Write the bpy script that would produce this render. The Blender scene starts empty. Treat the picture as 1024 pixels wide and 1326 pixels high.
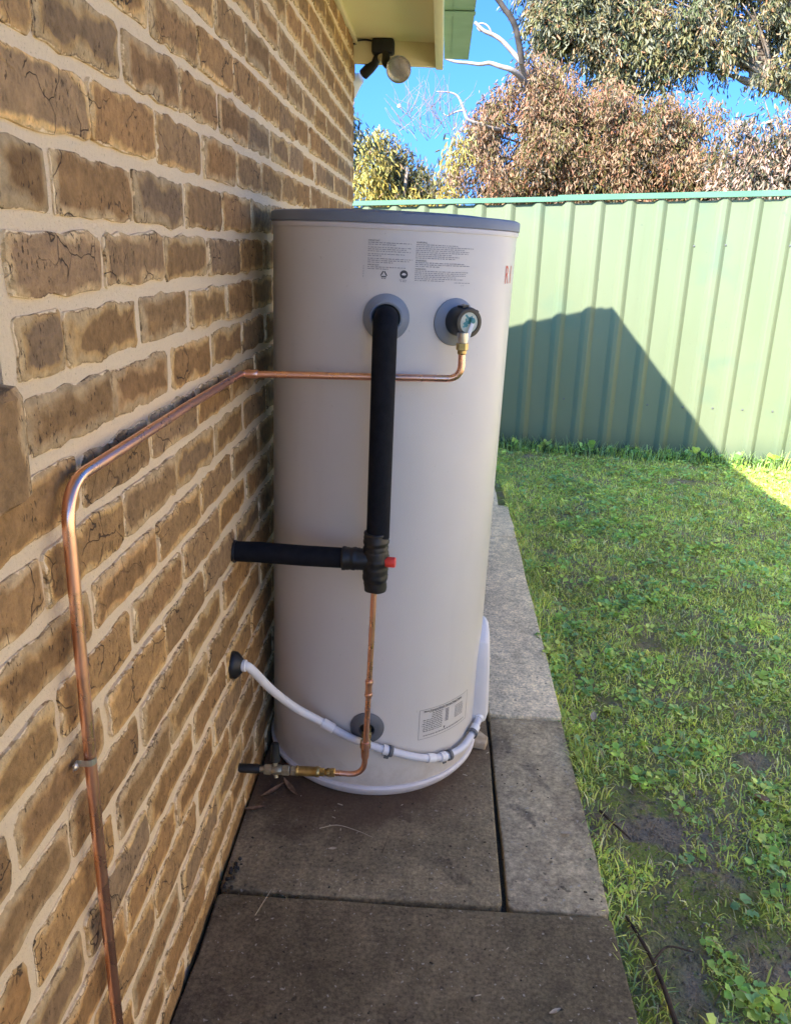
import bpy, bmesh, math, random
import numpy as np
from mathutils import Vector, Matrix, noise

random.seed(7)
rng = np.random.default_rng(7)
sc = bpy.context.scene
COL = sc.collection

# ------------------------------------------------------------------ camera
cam_d = bpy.data.cameras.new("camera")
cam = bpy.data.objects.new("camera", cam_d)
COL.objects.link(cam)
cam_d.sensor_fit = 'HORIZONTAL'
cam_d.sensor_width = 36.0
cam_d.lens = 1034.14 / 1024 * 36.0
cam_d.clip_start = 0.02
cam_d.clip_end = 3000
CAM = Vector((0.435, 0.0, 1.3258))
CR = Vector((0.99809, 0.05595, 0.02625))
CU = Vector((-0.04246, 0.31201, 0.94913))
CF = Vector((-0.04491, 0.94843, -0.31379))
mw = Matrix((CR, CU, -CF)).transposed().to_4x4()
mw.translation = CAM
cam.matrix_world = mw
sc.camera = cam

# ------------------------------------------------------------------ light
SUN = Vector((1.067, 1.496, -1.234)).normalized()      # direction the light travels
world = bpy.data.worlds.new("World")
sc.world = world
world.use_nodes = True
wn = world.node_tree.nodes
bg = wn.get('Background') or wn.new('ShaderNodeBackground')
sky = wn.new('ShaderNodeTexSky')
sky.sky_type = 'NISHITA'
sky.sun_disc = False
sky.sun_elevation = math.asin(-SUN.z)
sky.sun_rotation = math.atan2(-SUN.x, -SUN.y)
sky.altitude = 0
sky.air_density = 0.55
sky.dust_density = 3.0
sky.ozone_density = 6.0
tint = wn.new('ShaderNodeMix'); tint.data_type = 'RGBA'; tint.blend_type = 'MULTIPLY'
tint.inputs[0].default_value = 1.0
tint.inputs[7].default_value = (.27, .50, .76, 1)
world.node_tree.links.new(sky.outputs[0], tint.inputs[6])
world.node_tree.links.new(tint.outputs[2], bg.inputs[0])
bg.inputs[1].default_value = 0.12
sun_d = bpy.data.lights.new("sun", 'SUN')
sun_d.energy = 3.0
sun_d.angle = math.radians(0.5)
sun_d.color = (1.0, 0.93, 0.82)
sun = bpy.data.objects.new("sun", sun_d)
COL.objects.link(sun)
sun.location = (-6, -10, 12)
sun.rotation_euler = SUN.to_track_quat('-Z', 'Y').to_euler()
sc.view_settings.view_transform = 'Standard'
sc.view_settings.look = 'None'
sc.view_settings.gamma = 1.0
sc.view_settings.use_curve_mapping = False
sc.view_settings.exposure = 2.62
sc.cycles.use_denoising = True
sc.cycles.max_bounces = 8
sc.cycles.diffuse_bounces = 5

# ------------------------------------------------------------------ node helpers
def nd(nt, typ, ins=None, **props):
    n = nt.nodes.new(typ)
    for k, v in props.items():
        setattr(n, k, v)
    for k, v in (ins or {}).items():
        s = n.inputs[k]
        if isinstance(v, bpy.types.NodeSocket):
            nt.links.new(v, s)
        elif isinstance(v, bpy.types.Node):
            nt.links.new(v.outputs[0], s)
        else:
            s.default_value = v
    return n

def new_mat(name, rough=0.6, spec=0.5, metal=0.0, col=None):
    m = bpy.data.materials.new(name)
    m.use_nodes = True
    nt = m.node_tree
    b = nt.nodes['Principled BSDF']
    b.inputs['Roughness'].default_value = rough
    b.inputs['Specular IOR Level'].default_value = spec
    b.inputs['Metallic'].default_value = metal
    if col:
        b.inputs['Base Color'].default_value = (*col, 1)
    return m, nt, b

def c4(c): return (*c, 1.0)
def mix(nt, f, a, b, mode='MIX'):
    n = nt.nodes.new('ShaderNodeMix'); n.data_type = 'RGBA'; n.blend_type = mode
    for s, v in ((n.inputs[0], f), (n.inputs[6], a), (n.inputs[7], b)):
        if isinstance(v, bpy.types.NodeSocket): nt.links.new(v, s)
        elif isinstance(v, (tuple, list)): s.default_value = c4(v) if len(v) == 3 else v
        else: s.default_value = v
    return n.outputs[2]
def math_(nt, op, a, b=0.0, c=0.0):
    n = nt.nodes.new('ShaderNodeMath'); n.operation = op
    for s, v in zip(n.inputs, (a, b, c)):
        if isinstance(v, bpy.types.NodeSocket): nt.links.new(v, s)
        else: s.default_value = v
    return n.outputs[0]
def sstep(nt, v, lo, hi, a=0.0, b=1.0):
    n = nt.nodes.new('ShaderNodeMapRange'); n.interpolation_type = 'SMOOTHSTEP'
    for s, x in zip(n.inputs, (v, lo, hi, a, b)):
        if isinstance(x, bpy.types.NodeSocket): nt.links.new(x, s)
        else: s.default_value = x
    return n.outputs[0]
def pos(nt): return nt.nodes.new('ShaderNodeNewGeometry').outputs['Position']
def objc(nt): return nt.nodes.new('ShaderNodeTexCoord').outputs['Object']
def scaled(nt, v, s):
    n = nt.nodes.new('ShaderNodeVectorMath'); n.operation = 'MULTIPLY'
    nt.links.new(v, n.inputs[0]); n.inputs[1].default_value = s
    return n.outputs[0]
def noi(nt, v, scale, detail=3.0, rough=0.55, dist=0.0):
    n = nd(nt, 'ShaderNodeTexNoise', {'Vector': v, 'Scale': scale, 'Detail': detail, 'Roughness': rough, 'Distortion': dist})
    return n.outputs[0]
def ramp(nt, f, stops, interp='LINEAR'):
    n = nt.nodes.new('ShaderNodeValToRGB'); n.color_ramp.interpolation = interp
    e = n.color_ramp.elements
    while len(e) < len(stops): e.new(0.5)
    for k, (p, c) in enumerate(stops):
        e[k].position = p; e[k].color = c4(c)
    nt.links.new(f, n.inputs[0])
    return n.outputs[0]
def bump(nt, b, h, strength, dist):
    n = nd(nt, 'ShaderNodeBump', {'Height': h, 'Strength': strength, 'Distance': dist})
    nt.links.new(n.outputs[0], b.inputs['Normal'])

# ------------------------------------------------------------------ materials
MORT = (0.870, 0.672, 0.402)
def brick_material(name, per_object):
    m, nt, b = new_mat(name, 0.9, 0.25)
    P = pos(nt)
    if per_object: r = nt.nodes.new('ShaderNodeObjectInfo').outputs['Random']
    else: r = nd(nt, 'ShaderNodeAttribute', attribute_name='rnd').outputs['Fac']
    r2 = math_(nt, 'FRACT', math_(nt, 'MULTIPLY', r, 7.31))
    r3 = math_(nt, 'FRACT', math_(nt, 'MULTIPLY', r, 13.77))
    ed = nd(nt, 'ShaderNodeAttribute', attribute_name='ed').outputs['Fac']
    base = ramp(nt, r, [(0, (0.510, 0.299, 0.116)), (.18, (0.627, 0.389, 0.149)), (.34, (0.435, 0.279, 0.130)), (.5, (0.694, 0.438, 0.171)),
                        (.66, (0.543, 0.318, 0.125)), (.82, (0.477, 0.330, 0.171)), (1, (0.672, 0.378, 0.142))])
    core = ramp(nt, r2, [(0, (0.275, 0.150, 0.059)), (.4, (0.338, 0.198, 0.081)), (.7, (0.282, 0.183, 0.100)), (1, (0.366, 0.191, 0.067))])
    n1 = noi(nt, P, 13.0, 3, .55, .4)
    edn = math_(nt, 'ADD', ed, math_(nt, 'MULTIPLY', math_(nt, 'SUBTRACT', n1, .5), .05))
    edn = math_(nt, 'ADD', edn, math_(nt, 'MULTIPLY', math_(nt, 'SUBTRACT', r3, .5), .012))
    col = mix(nt, math_(nt, 'MULTIPLY', sstep(nt, edn, .009, .016), .92), base, core)
    # pale weathered rim
    rimf = math_(nt, 'MULTIPLY', sstep(nt, edn, .002, .011, 1, 0), .55)
    col = mix(nt, rimf, col, (.68, .51, .28))
    n2 = noi(nt, P, 55.0, 4, .65)
    col = mix(nt, 1.0, col, ramp(nt, n2, [(.25, (.62, .62, .62)), (.75, (1.3, 1.28, 1.25))]), 'MULTIPLY')
    col = mix(nt, 1.0, col, ramp(nt, r3, [(0, (.76, .77, .79)), (.3, (.94, .94, .93)), (.6, (1.04, 1.03, 1.0)), (.85, (1.20, 1.19, 1.16)), (1, (.88, .92, 1.0))]), 'MULTIPLY')
    # pits, drawn-out upward
    n3 = noi(nt, scaled(nt, P, (1, 1, .45)), 230.0, 2, .5)
    n3b = noi(nt, P, 22.0, 2, .5)
    pit = math_(nt, 'MULTIPLY', sstep(nt, n3, .60, .68), sstep(nt, n3b, .42, .62))
    col = mix(nt, math_(nt, 'MULTIPLY', pit, .8), col, (.045, .03, .022))
    # creases
    wv = nd(nt, 'ShaderNodeTexNoise', {'Vector': P, 'Scale': 16.0, 'Detail': 3.0})
    pw = nd(nt, 'ShaderNodeVectorMath', {0: P, 1: scaled(nt, wv.outputs[1], (.07, .07, .07))}, operation='ADD').outputs[0]
    pw = nd(nt, 'ShaderNodeVectorMath', {0: pw, 1: nd(nt, 'ShaderNodeCombineXYZ', {0: math_(nt, 'MULTIPLY', r, 9.0), 1: math_(nt, 'MULTIPLY', r2, 5.0)})}, operation='ADD').outputs[0]
    vo = nd(nt, 'ShaderNodeTexVoronoi', {'Vector': pw, 'Scale': math_(nt, 'ADD', 10.0, math_(nt, 'MULTIPLY', r2, 9.0))}, feature='DISTANCE_TO_EDGE').outputs['Distance']
    crack = math_(nt, 'MULTIPLY', sstep(nt, vo, .004, .017, 1, 0), sstep(nt, noi(nt, P, 10.0, 2), .45, .54))
    crack = math_(nt, 'MULTIPLY', crack, sstep(nt, r3, .25, .6, .12, 1.0))
    col = mix(nt, math_(nt, 'MULTIPLY', crack, .85), col, (.05, .034, .025))
    # mortar smeared over the arrises
    n4 = noi(nt, P, 38.0, 4, .6)
    sm = math_(nt, 'ADD', ed, math_(nt, 'MULTIPLY', math_(nt, 'SUBTRACT', n4, .5), .018))
    smf = sstep(nt, sm, .0012, .0028, 1, 0)
    dark = sstep(nt, math_(nt, 'ABSOLUTE', math_(nt, 'SUBTRACT', sm, .0035)), .0, .0013, .55, 0)
    col = mix(nt, math_(nt, 'MULTIPLY', dark, sstep(nt, n3b, .4, .6)), col, (.05, .035, .025))
    col = mix(nt, smf, col, MORT)
    nt.links.new(col, b.inputs['Base Color'])
    h = math_(nt, 'SUBTRACT', math_(nt, 'ADD', math_(nt, 'MULTIPLY', n2, 1.1), math_(nt, 'MULTIPLY', noi(nt, P, 190.0, 3, .7), .7)),
              math_(nt, 'ADD', math_(nt, 'MULTIPLY', crack, .6), math_(nt, 'MULTIPLY', pit, .5)))
    bump(nt, b, h, .9, .005)
    return m
M = {}
M['brick'] = brick_material('brick_face', True)
M['brick_far'] = brick_material('brick_face_joined', False)

m, nt, b = new_mat('mortar', .95, .15); P = pos(nt)
c = mix(nt, noi(nt, P, 6, 3), (.875, .68, .42), (.88, .71, .465))
c = mix(nt, math_(nt, 'MULTIPLY', noi(nt, P, 160, 3), .35), c, (.60, .45, .30))
c = mix(nt, math_(nt, 'MULTIPLY', sstep(nt, noi(nt, P, 2.2, 3), .62, .75), .35), c, (.64, .51, .39))
nt.links.new(c, b.inputs['Base Color'])
c = mix(nt, math_(nt, 'MULTIPLY', sstep(nt, noi(nt, P, 260, 2), .64, .7), .5), c, (.40, .28, .17))
nt.links.new(c, b.inputs['Base Color'])
bump(nt, b, math_(nt, 'ADD', noi(nt, P, 230, 4, .75), math_(nt, 'MULTIPLY', noi(nt, scaled(nt, P, (1, .5, 1)), 40, 3), 2.0)), .9, .004)
M['mortar'] = m

def noisy(name, c1, c2, scale, rough=.5, spec=.4, bs=0.0, bd=.001, metal=0, detail=3, obj=True):
    m, nt, b = new_mat(name, rough, spec, metal)
    P = objc(nt) if obj else pos(nt)
    n = noi(nt, P, scale, detail)
    nt.links.new(mix(nt, sstep(nt, n, .3, .7), c1, c2), b.inputs['Base Color'])
    if bs: bump(nt, b, n, bs, bd)
    M[name] = m
    return m, nt, b
m, nt, b = new_mat('tank_paint', .36, .45); P = objc(nt)
c = mix(nt, sstep(nt, noi(nt, P, 3, 3), .3, .7), (0.611, 0.574, 0.530), (0.643, 0.607, 0.557))
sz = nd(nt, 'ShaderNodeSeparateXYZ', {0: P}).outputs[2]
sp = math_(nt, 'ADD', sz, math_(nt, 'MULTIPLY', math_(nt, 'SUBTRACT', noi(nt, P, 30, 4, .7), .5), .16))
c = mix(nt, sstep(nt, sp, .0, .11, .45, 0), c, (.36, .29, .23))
c = mix(nt, math_(nt, 'MULTIPLY', sstep(nt, noi(nt, scaled(nt, P, (1, 1, .12)), 22, 4), .55, .75), .10), c, (.46, .43, .40))
c = mix(nt, math_(nt, 'MULTIPLY', sstep(nt, noi(nt, P, 120, 2), .72, .76), .35), c, (.4, .36, .32))
nt.links.new(c, b.inputs['Base Color'])
nt.links.new(sstep(nt, noi(nt, P, 9, 4), .3, .7, .30, .44), b.inputs['Roughness'])
bump(nt, b, noi(nt, P, 5, 2), .10, .004)
M['tank_paint'] = m
noisy('tank_rim', (.60, .57, .58), (.65, .62, .63), 8, .4)
noisy('lid_plastic', (.17, .195, .235), (.20, .225, .265), 12, .5, .4)
noisy('collar_plastic', (.21, .235, .27), (.25, .275, .31), 14, .5, .4)
noisy('collar_dark', (.10, .105, .115), (.13, .135, .145), 14, .55)
noisy('foam', (.007, .008, .011), (.011, .012, .016), 60, .8, .15, .5, .001)
noisy('rubber', (.008, .008, .009), (.014, .014, .015), 40, .5, .5, .4, .001)
noisy('black_plastic', (.01, .012, .012), (.016, .018, .018), 20, .38, .5)
noisy('red_plastic', (.72, .045, .03), (.78, .06, .04), 20, .4)
noisy('red_print', (.62, .09, .06), (.66, .12, .08), 20, .5)
noisy('print_ink', (.035, .035, .04), (.06, .06, .065), 60, .6)
noisy('print_grey', (.22, .21, .22), (.28, .27, .28), 60, .6)
noisy('print_pale', (.67, .635, .625), (.70, .665, .65), 60, .6)
noisy('teal', (.03, .20, .20), (.10, .34, .33), 90, .4)
noisy('pale_disc', (.50, .54, .44), (.60, .63, .52), 60, .5)
noisy('zinc', (.55, .53, .48), (.68, .65, .60), 70, .3, .5, .1, .0005, .8)
noisy('brass', (.40, .28, .10), (.55, .41, .17), 60, .34, .5, .25, .0006, .85)
noisy('grey_brass', (.34, .30, .20), (.48, .43, .31), 50, .4, .5, .25, .0006, .75)
noisy('conduit_pvc', (.60, .60, .63), (.68, .67, .69), 18, .4, .45)
noisy('conduit_white', (.72, .71, .71), (.78, .77, .76), 18, .4, .45)
noisy('cover_plastic', (.68, .65, .64), (.72, .69, .68), 8, .5)
noisy('cream_paint', (0.806, 0.704, 0.420), (0.851, 0.748, 0.462), 5, .55, .35)
noisy('soffit_paint', (0.880, 0.770, 0.416), (0.880, 0.813, 0.462), 3, .7, .25)
noisy('gutter_paint', (0.240, 0.419, 0.267), (0.300, 0.486, 0.325), 9, .45, .4)
noisy('roof_sheet', (.16, .17, .16), (.2, .2, .19), 4, .5)
noisy('fence_rail_paint', (0.081, 0.190, 0.119), (0.100, 0.214, 0.137), 5, .45, .4)
noisy('bounce_fence_cream', (.80, .66, .47), (.84, .70, .51), 4, .5, .3)  # pale cream for the added fence that reflects sun to the wall
noisy('lamp_black', (.01, .01, .011), (.018, .018, .018), 30, .5)
noisy('white_plastic', (.70, .70, .69), (.76, .76, .75), 20, .4)
noisy('aluminium', (.45, .46, .47), (.55, .56, .57), 30, .35, .5, 0, 0, .7)
noisy('timber_chip', (.36, .27, .17), (.5, .40, .27), 40, .8)
noisy('root_bark', (.045, .03, .022), (.085, .06, .042), 60, .9, .2, .6, .003)
noisy('dry_leaf', (.17, .095, .055), (.30, .19, .12), 90, .7)
noisy('twig_pale', (.36, .29, .2), (.48, .40, .29), 90, .8)
noisy('bark', (.16, .12, .09), (.30, .24, .19), 7, .9, .2, .6, .01)
noisy('bark_dark', (.035, .03, .028), (.08, .065, .055), 9, .9, .2, .5, .01)
noisy('bark_pale', (.24, .20, .175), (.34, .295, .26), 9, .9, .2, .5, .01)
noisy('moon_rock', (.5, .5, .5), (.8, .8, .8), .3, .9, .1)
noisy('litter', (.02, .016, .012), (.10, .08, .05), 300, .9, obj=False)

def copper(name, c1, c2, tarn):
    m, nt, b = new_mat(name, .27, .5, 1.0)
    P = pos(nt)
    n = noi(nt, P, 26, 4)
    c = mix(nt, sstep(nt, n, .35, .7), c1, c2)
    c = mix(nt, math_(nt, 'MULTIPLY', sstep(nt, noi(nt, P, 9, 4), .56, .7), .6), c, tarn)
    nt.links.new(c, b.inputs['Base Color'])
    nt.links.new(sstep(nt, n, .2, .8, .2, .42), b.inputs['Roughness'])
    bump(nt, b, noi(nt, P, 60, 3), .12, .001)
    M[name] = m
copper('copper', (.92, .55, .42), (.86, .47, .34), (.58, .30, .20))

m, nt, b = new_mat('glass_lamp', .08, .5); 
b.inputs['Transmission Weight'].default_value = .9
b.inputs['Base Color'].default_value = (.95, .93, .88, 1)
bump(nt, b, noi(nt, objc(nt), 60, 2), .5, .004)
M['glass_lamp'] = m
m, nt, b = new_mat('lamp_reflector', .22, .5, 1.0, (.80, .76, .68))
bump(nt, b, noi(nt, objc(nt), 45, 2), .4, .003); M['lamp_reflector'] = m
m, nt, b = new_mat('window_glass', .05, .5, 0, (.03, .035, .04)); M['window_glass'] = m
nt.links.new(mix(nt, noi(nt, pos(nt), 2), (.025, .03, .035), (.04, .045, .05)), b.inputs['Base Color'])

# colorbond sheet: pale green with chalky weathering
m, nt, b = new_mat('fence_sheet_paint', .5, .35); P = pos(nt)
n = noi(nt, scaled(nt, P, (1, 1, .25)), 3.0, 4)
c = mix(nt, sstep(nt, n, .3, .72), (0.141, 0.175, 0.101), (0.156, 0.186, 0.113))
c = mix(nt, math_(nt, 'MULTIPLY', sstep(nt, noi(nt, P, 2.1, 3), .56, .72), .55), c, (0.103, 0.167, 0.114))
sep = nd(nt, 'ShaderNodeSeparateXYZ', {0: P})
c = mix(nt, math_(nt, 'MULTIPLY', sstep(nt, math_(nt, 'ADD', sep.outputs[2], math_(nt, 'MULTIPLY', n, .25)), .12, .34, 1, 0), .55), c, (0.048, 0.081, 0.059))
c = mix(nt, math_(nt, 'MULTIPLY', sstep(nt, noi(nt, P, 24, 3), .68, .75), .4), c, (0.087, 0.119, 0.084))
nt.links.new(c, b.inputs['Base Color']); M['fence_sheet_paint'] = m

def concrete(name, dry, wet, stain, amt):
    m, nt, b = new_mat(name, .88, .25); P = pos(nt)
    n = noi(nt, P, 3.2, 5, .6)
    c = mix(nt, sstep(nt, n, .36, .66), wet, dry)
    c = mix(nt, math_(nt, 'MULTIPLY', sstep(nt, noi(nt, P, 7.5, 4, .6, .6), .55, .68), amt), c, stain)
    c = mix(nt, 1.0, c, ramp(nt, noi(nt, P, 120, 4, .7), [(.28, (.45, .45, .46)), (.72, (1.5, 1.5, 1.46))]), 'MULTIPLY')
    c = mix(nt, 1.0, c, ramp(nt, noi(nt, P, 26, 4, .65), [(.3, (.72, .72, .73)), (.7, (1.24, 1.24, 1.2))]), 'MULTIPLY')
    sp = noi(nt, P, 95, 2, .5)
    c = mix(nt, math_(nt, 'MULTIPLY', sstep(nt, sp, .66, .72), .8), c, (.42, .38, .31))
    c = mix(nt, math_(nt, 'MULTIPLY', sstep(nt, noi(nt, P, 48, 2, .5), .68, .73), .6), c, (.02, .017, .014))
    # rusty drip stain on the slab below the heater
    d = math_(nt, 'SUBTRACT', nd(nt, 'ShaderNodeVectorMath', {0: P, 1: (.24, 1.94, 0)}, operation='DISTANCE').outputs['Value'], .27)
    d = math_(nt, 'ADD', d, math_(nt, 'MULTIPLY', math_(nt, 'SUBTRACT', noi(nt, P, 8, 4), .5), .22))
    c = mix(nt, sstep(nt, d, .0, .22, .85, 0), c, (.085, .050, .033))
    nt.links.new(c, b.inputs['Base Color'])
    bump(nt, b, math_(nt, 'ADD', noi(nt, P, 210, 3, .7), math_(nt, 'MULTIPLY', noi(nt, P, 40, 3), 1.3)), .55, .0025)
    M[name] = m
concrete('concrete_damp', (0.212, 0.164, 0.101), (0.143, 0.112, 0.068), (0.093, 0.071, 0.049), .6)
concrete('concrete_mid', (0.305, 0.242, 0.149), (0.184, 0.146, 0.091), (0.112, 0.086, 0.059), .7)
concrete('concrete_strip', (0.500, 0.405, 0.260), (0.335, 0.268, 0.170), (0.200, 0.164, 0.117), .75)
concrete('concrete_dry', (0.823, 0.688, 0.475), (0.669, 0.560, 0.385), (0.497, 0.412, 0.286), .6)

m, nt, b = new_mat('lawn_soil', .95, .15); P = pos(nt)
n = noi(nt, P, 4.0, 4)
c = mix(nt, sstep(nt, n, .4, .62), (0.288, 0.238, 0.171), (0.227, 0.253, 0.076))
c = mix(nt, math_(nt, 'MULTIPLY', sstep(nt, noi(nt, P, 11, 4), .5, .62), .8), c, (0.258, 0.327, 0.061))
c = mix(nt, math_(nt, 'MULTIPLY', sstep(nt, noi(nt, P, 30, 4), .55, .7), .7), c, (0.151, 0.122, 0.087))
c = mix(nt, math_(nt, 'MULTIPLY', sstep(nt, noi(nt, scaled(nt, P, (1, .4, 1)), 75, 3), .62, .7), .5), c, (0.363, 0.297, 0.177))
nt.links.new(c, b.inputs['Base Color'])
bump(nt, b, math_(nt, 'ADD', noi(nt, P, 60, 4, .7), math_(nt, 'MULTIPLY', noi(nt, P, 16, 4, .65), 2.5)), 1.0, .022)
M['lawn_soil'] = m

def leaf_material(name, rough=.55, trans=.3, spec=.35):
    m, nt, b = new_mat(name, rough, spec)
    col = nd(nt, 'ShaderNodeAttribute', attribute_name='tint').outputs['Color']
    n = noi(nt, pos(nt), 14, 2)
    col = mix(nt, 1.0, col, ramp(nt, n, [(.3, (.85, .85, .85)), (.7, (1.15, 1.15, 1.15))]), 'MULTIPLY')
    nt.links.new(col, b.inputs['Base Color'])
    t = nd(nt, 'ShaderNodeBsdfTranslucent', {'Color': col})
    mx = nd(nt, 'ShaderNodeMixShader', {0: trans, 1: b.outputs[0], 2: t.outputs[0]})
    nt.links.new(mx.outputs[0], nt.nodes['Material Output'].inputs[0])
    M[name] = m
leaf_material('leaf')
leaf_material('blade', .5, .35)

# ------------------------------------------------------------------ mesh helpers
def mesh_obj(name, verts, faces, mat=None, parent=None, smooth=False, loc=None):
    me = bpy.data.meshes.new(name)
    me.from_pydata([tuple(v) for v in verts], [], faces)
    if mat: me.materials.append(M[mat])
    if smooth: me.polygons.foreach_set('use_smooth', [True] * len(me.polygons))
    o = bpy.data.objects.new(name, me); COL.objects.link(o)
    if parent: o.parent = parent
    if loc: o.location = loc
    return o

def empty(name, loc=(0, 0, 0), rot=(0, 0, 0)):
    o = bpy.data.objects.new(name, None); COL.objects.link(o)
    o.location = loc; o.rotation_euler = rot; o.empty_display_size = .05
    return o

def tag(o, label=None, cat=None, group=None, kind=None):
    if label: o['label'] = label
    if cat: o['category'] = cat
    if group: o['group'] = group
    if kind: o['kind'] = kind
    return o

class MB:
    def __init__(s): s.v = []; s.f = []
    def add(s, v, f):
        k = len(s.v); s.v += [tuple(p) for p in v]; s.f += [tuple(i + k for i in q) for q in f]; return s
    def box(s, a, b):
        (x0, y0, z0), (x1, y1, z1) = a, b
        v = [(x0, y0, z0), (x1, y0, z0), (x1, y1, z0), (x0, y1, z0), (x0, y0, z1), (x1, y0, z1), (x1, y1, z1), (x0, y1, z1)]
        return s.add(v, [(0, 3, 2, 1), (4, 5, 6, 7), (0, 1, 5, 4), (1, 2, 6, 5), (2, 3, 7, 6), (3, 0, 4, 7)])
    def prism(s, poly, z0, z1):
        n = len(poly)
        v = [(x, y, z0) for x, y in poly] + [(x, y, z1) for x, y in poly]
        f = [tuple(range(n - 1, -1, -1)), tuple(range(n, 2 * n))] + [(i, (i + 1) % n, n + (i + 1) % n, n + i) for i in range(n)]
        return s.add(v, f)
    def build(s, name, mat, parent=None, smooth=False, bevel=0.0, seg=2):
        o = mesh_obj(name, s.v, s.f, mat, parent, smooth)
        if bevel: bev(o, bevel, seg)
        return o

def bev(o, w, seg=2):
    bm = bmesh.new(); bm.from_mesh(o.data)
    bmesh.ops.recalc_face_normals(bm, faces=bm.faces)
    ed = [e for e in bm.edges if len(e.link_faces) == 2 and e.calc_face_angle(0) > .5]
    bmesh.ops.bevel(bm, geom=ed, offset=w, segments=seg, profile=.5, affect='EDGES', clamp_overlap=True)
    for f in bm.faces: f.smooth = True
    bm.to_mesh(o.data); bm.free()
    try: o.data.set_sharp_from_angle(angle=math.radians(50))
    except Exception: pass

def frames(pts):
    pts = [Vector(p) for p in pts]; T = []
    for i in range(len(pts)):
        a = pts[max(i - 1, 0)]; c = pts[min(i + 1, len(pts) - 1)]
        T.append((c - a).normalized())
    up = Vector((0, 0, 1)) if abs(T[0].z) < .9 else Vector((1, 0, 0))
    N = (up - T[0] * up.dot(T[0])).normalized(); out = []
    for t in T:
        N = (N - t * N.dot(t)).normalized()
        out.append((t, N, t.cross(N)))
    return pts, out

def tube_geo(pts, rad, seg=16, caps=True):
    pts, fr = frames(pts); v = []; f = []
    rs = rad if hasattr(rad, '__len__') else [rad] * len(pts)
    for p, (t, n, bb), r in zip(pts, fr, rs):
        for k in range(seg):
            a = 2 * math.pi * k / seg
            v.append(p + (n * math.cos(a) + bb * math.sin(a)) * r)
    for i in range(len(pts) - 1):
        for k in range(seg):
            k2 = (k + 1) % seg
            f.append((i * seg + k, i * seg + k2, (i + 1) * seg + k2, (i + 1) * seg + k))
    if caps:
        f.append(tuple(range(seg - 1, -1, -1))); f.append(tuple((len(pts) - 1) * seg + k for k in range(seg)))
    return v, f

def tube(name, pts, rad, mat, parent=None, seg=16, caps=True):
    v, f = tube_geo(pts, rad, seg, caps)
    o = mesh_obj(name, v, f, mat, parent, True)
    try: o.data.set_sharp_from_angle(angle=math.radians(50))
    except Exception: pass
    return o

def fillet(pts, r, n=8):
    """polyline with rounded corners (r may be a list per inner corner)"""
    pts = [Vector(p) for p in pts]; out = [pts[0]]
    for i in range(1, len(pts) - 1):
        a, p, c = pts[i - 1], pts[i], pts[i + 1]
        ri = r[i - 1] if hasattr(r, '__len__') else r
        d1 = (a - p); d2 = (c - p)
        t = min(ri, d1.length * .49, d2.length * .49)
        s = p + d1.normalized() * t; e = p + d2.normalized() * t
        for k in range(n + 1):
            u = k / n
            out.append(s * (1 - u) ** 2 + p * 2 * u * (1 - u) + e * u * u)
    out.append(pts[-1])
    return out

def catmull(pts, n=8):
    P = [Vector(p) for p in pts]; P = [P[0] * 2 - P[1]] + P + [P[-1] * 2 - P[-2]]; out = []
    for i in range(1, len(P) - 2):
        for k in range(n):
            t = k / n; a, b_, c, d = P[i - 1:i + 3]
            out.append(.5 * ((2 * b_) + (c - a) * t + (2 * a - 5 * b_ + 4 * c - d) * t * t + (3 * b_ - a - 3 * c + d) * t ** 3))
    out.append(P[-2]); return out

def lathe_geo(prof, origin, axis, seg=32, hexes=False):
    """prof: list of (distance along axis, radius)"""
    ax = Vector(axis).normalized(); o = Vector(origin)
    up = Vector((0, 0, 1)) if abs(ax.z) < .9 else Vector((1, 0, 0))
    n = (up - ax * up.dot(ax)).normalized(); b_ = ax.cross(n); v = []; f = []
    for (d, r) in prof:
        for k in range(seg):
            a = 2 * math.pi * k / seg
            v.append(o + ax * d + (n * math.cos(a) + b_ * math.sin(a)) * r)
    for i in range(len(prof) - 1):
        for k in range(seg):
            k2 = (k + 1) % seg
            f.append((i * seg + k, i * seg + k2, (i + 1) * seg + k2, (i + 1) * seg + k))
    f.append(tuple(range(seg - 1, -1, -1))); f.append(tuple((len(prof) - 1) * seg + k for k in range(seg)))
    return v, f

def lathe(name, prof, origin, axis, mat, parent=None, seg=32, smooth=True):
    v, f = lathe_geo(prof, origin, axis, seg)
    o = mesh_obj(name, v, f, mat, parent, smooth)
    if smooth:
        try: o.data.set_sharp_from_angle(angle=math.radians(38))
        except Exception: pass
    return o

def big_mesh(name, V, F, tint, mat, parent=None):
    """V (n,3), F (m,k) equal-size polygons, tint (m,3) per face"""
    me = bpy.data.meshes.new(name)
    n, (m_, k) = len(V), F.shape
    me.vertices.add(n); me.vertices.foreach_set('co', np.ascontiguousarray(V, dtype=np.float32).ravel())
    me.loops.add(m_ * k); me.loops.foreach_set('vertex_index', np.ascontiguousarray(F, dtype=np.int32).ravel())
    me.polygons.add(m_); me.polygons.foreach_set('loop_start', np.arange(0, m_ * k, k, dtype=np.int32))
    me.polygons.foreach_set('loop_total', np.full(m_, k, dtype=np.int32))
    me.update(calc_edges=True)
    if tint is not None:
        at = me.attributes.new('tint', 'FLOAT_COLOR', 'FACE')
        at.data.foreach_set('color', np.concatenate([tint, np.ones((m_, 1))], 1).astype(np.float32).ravel())
    me.materials.append(M[mat])
    o = bpy.data.objects.new(name, me); COL.objects.link(o)
    if parent: o.parent = parent
    return o

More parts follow.
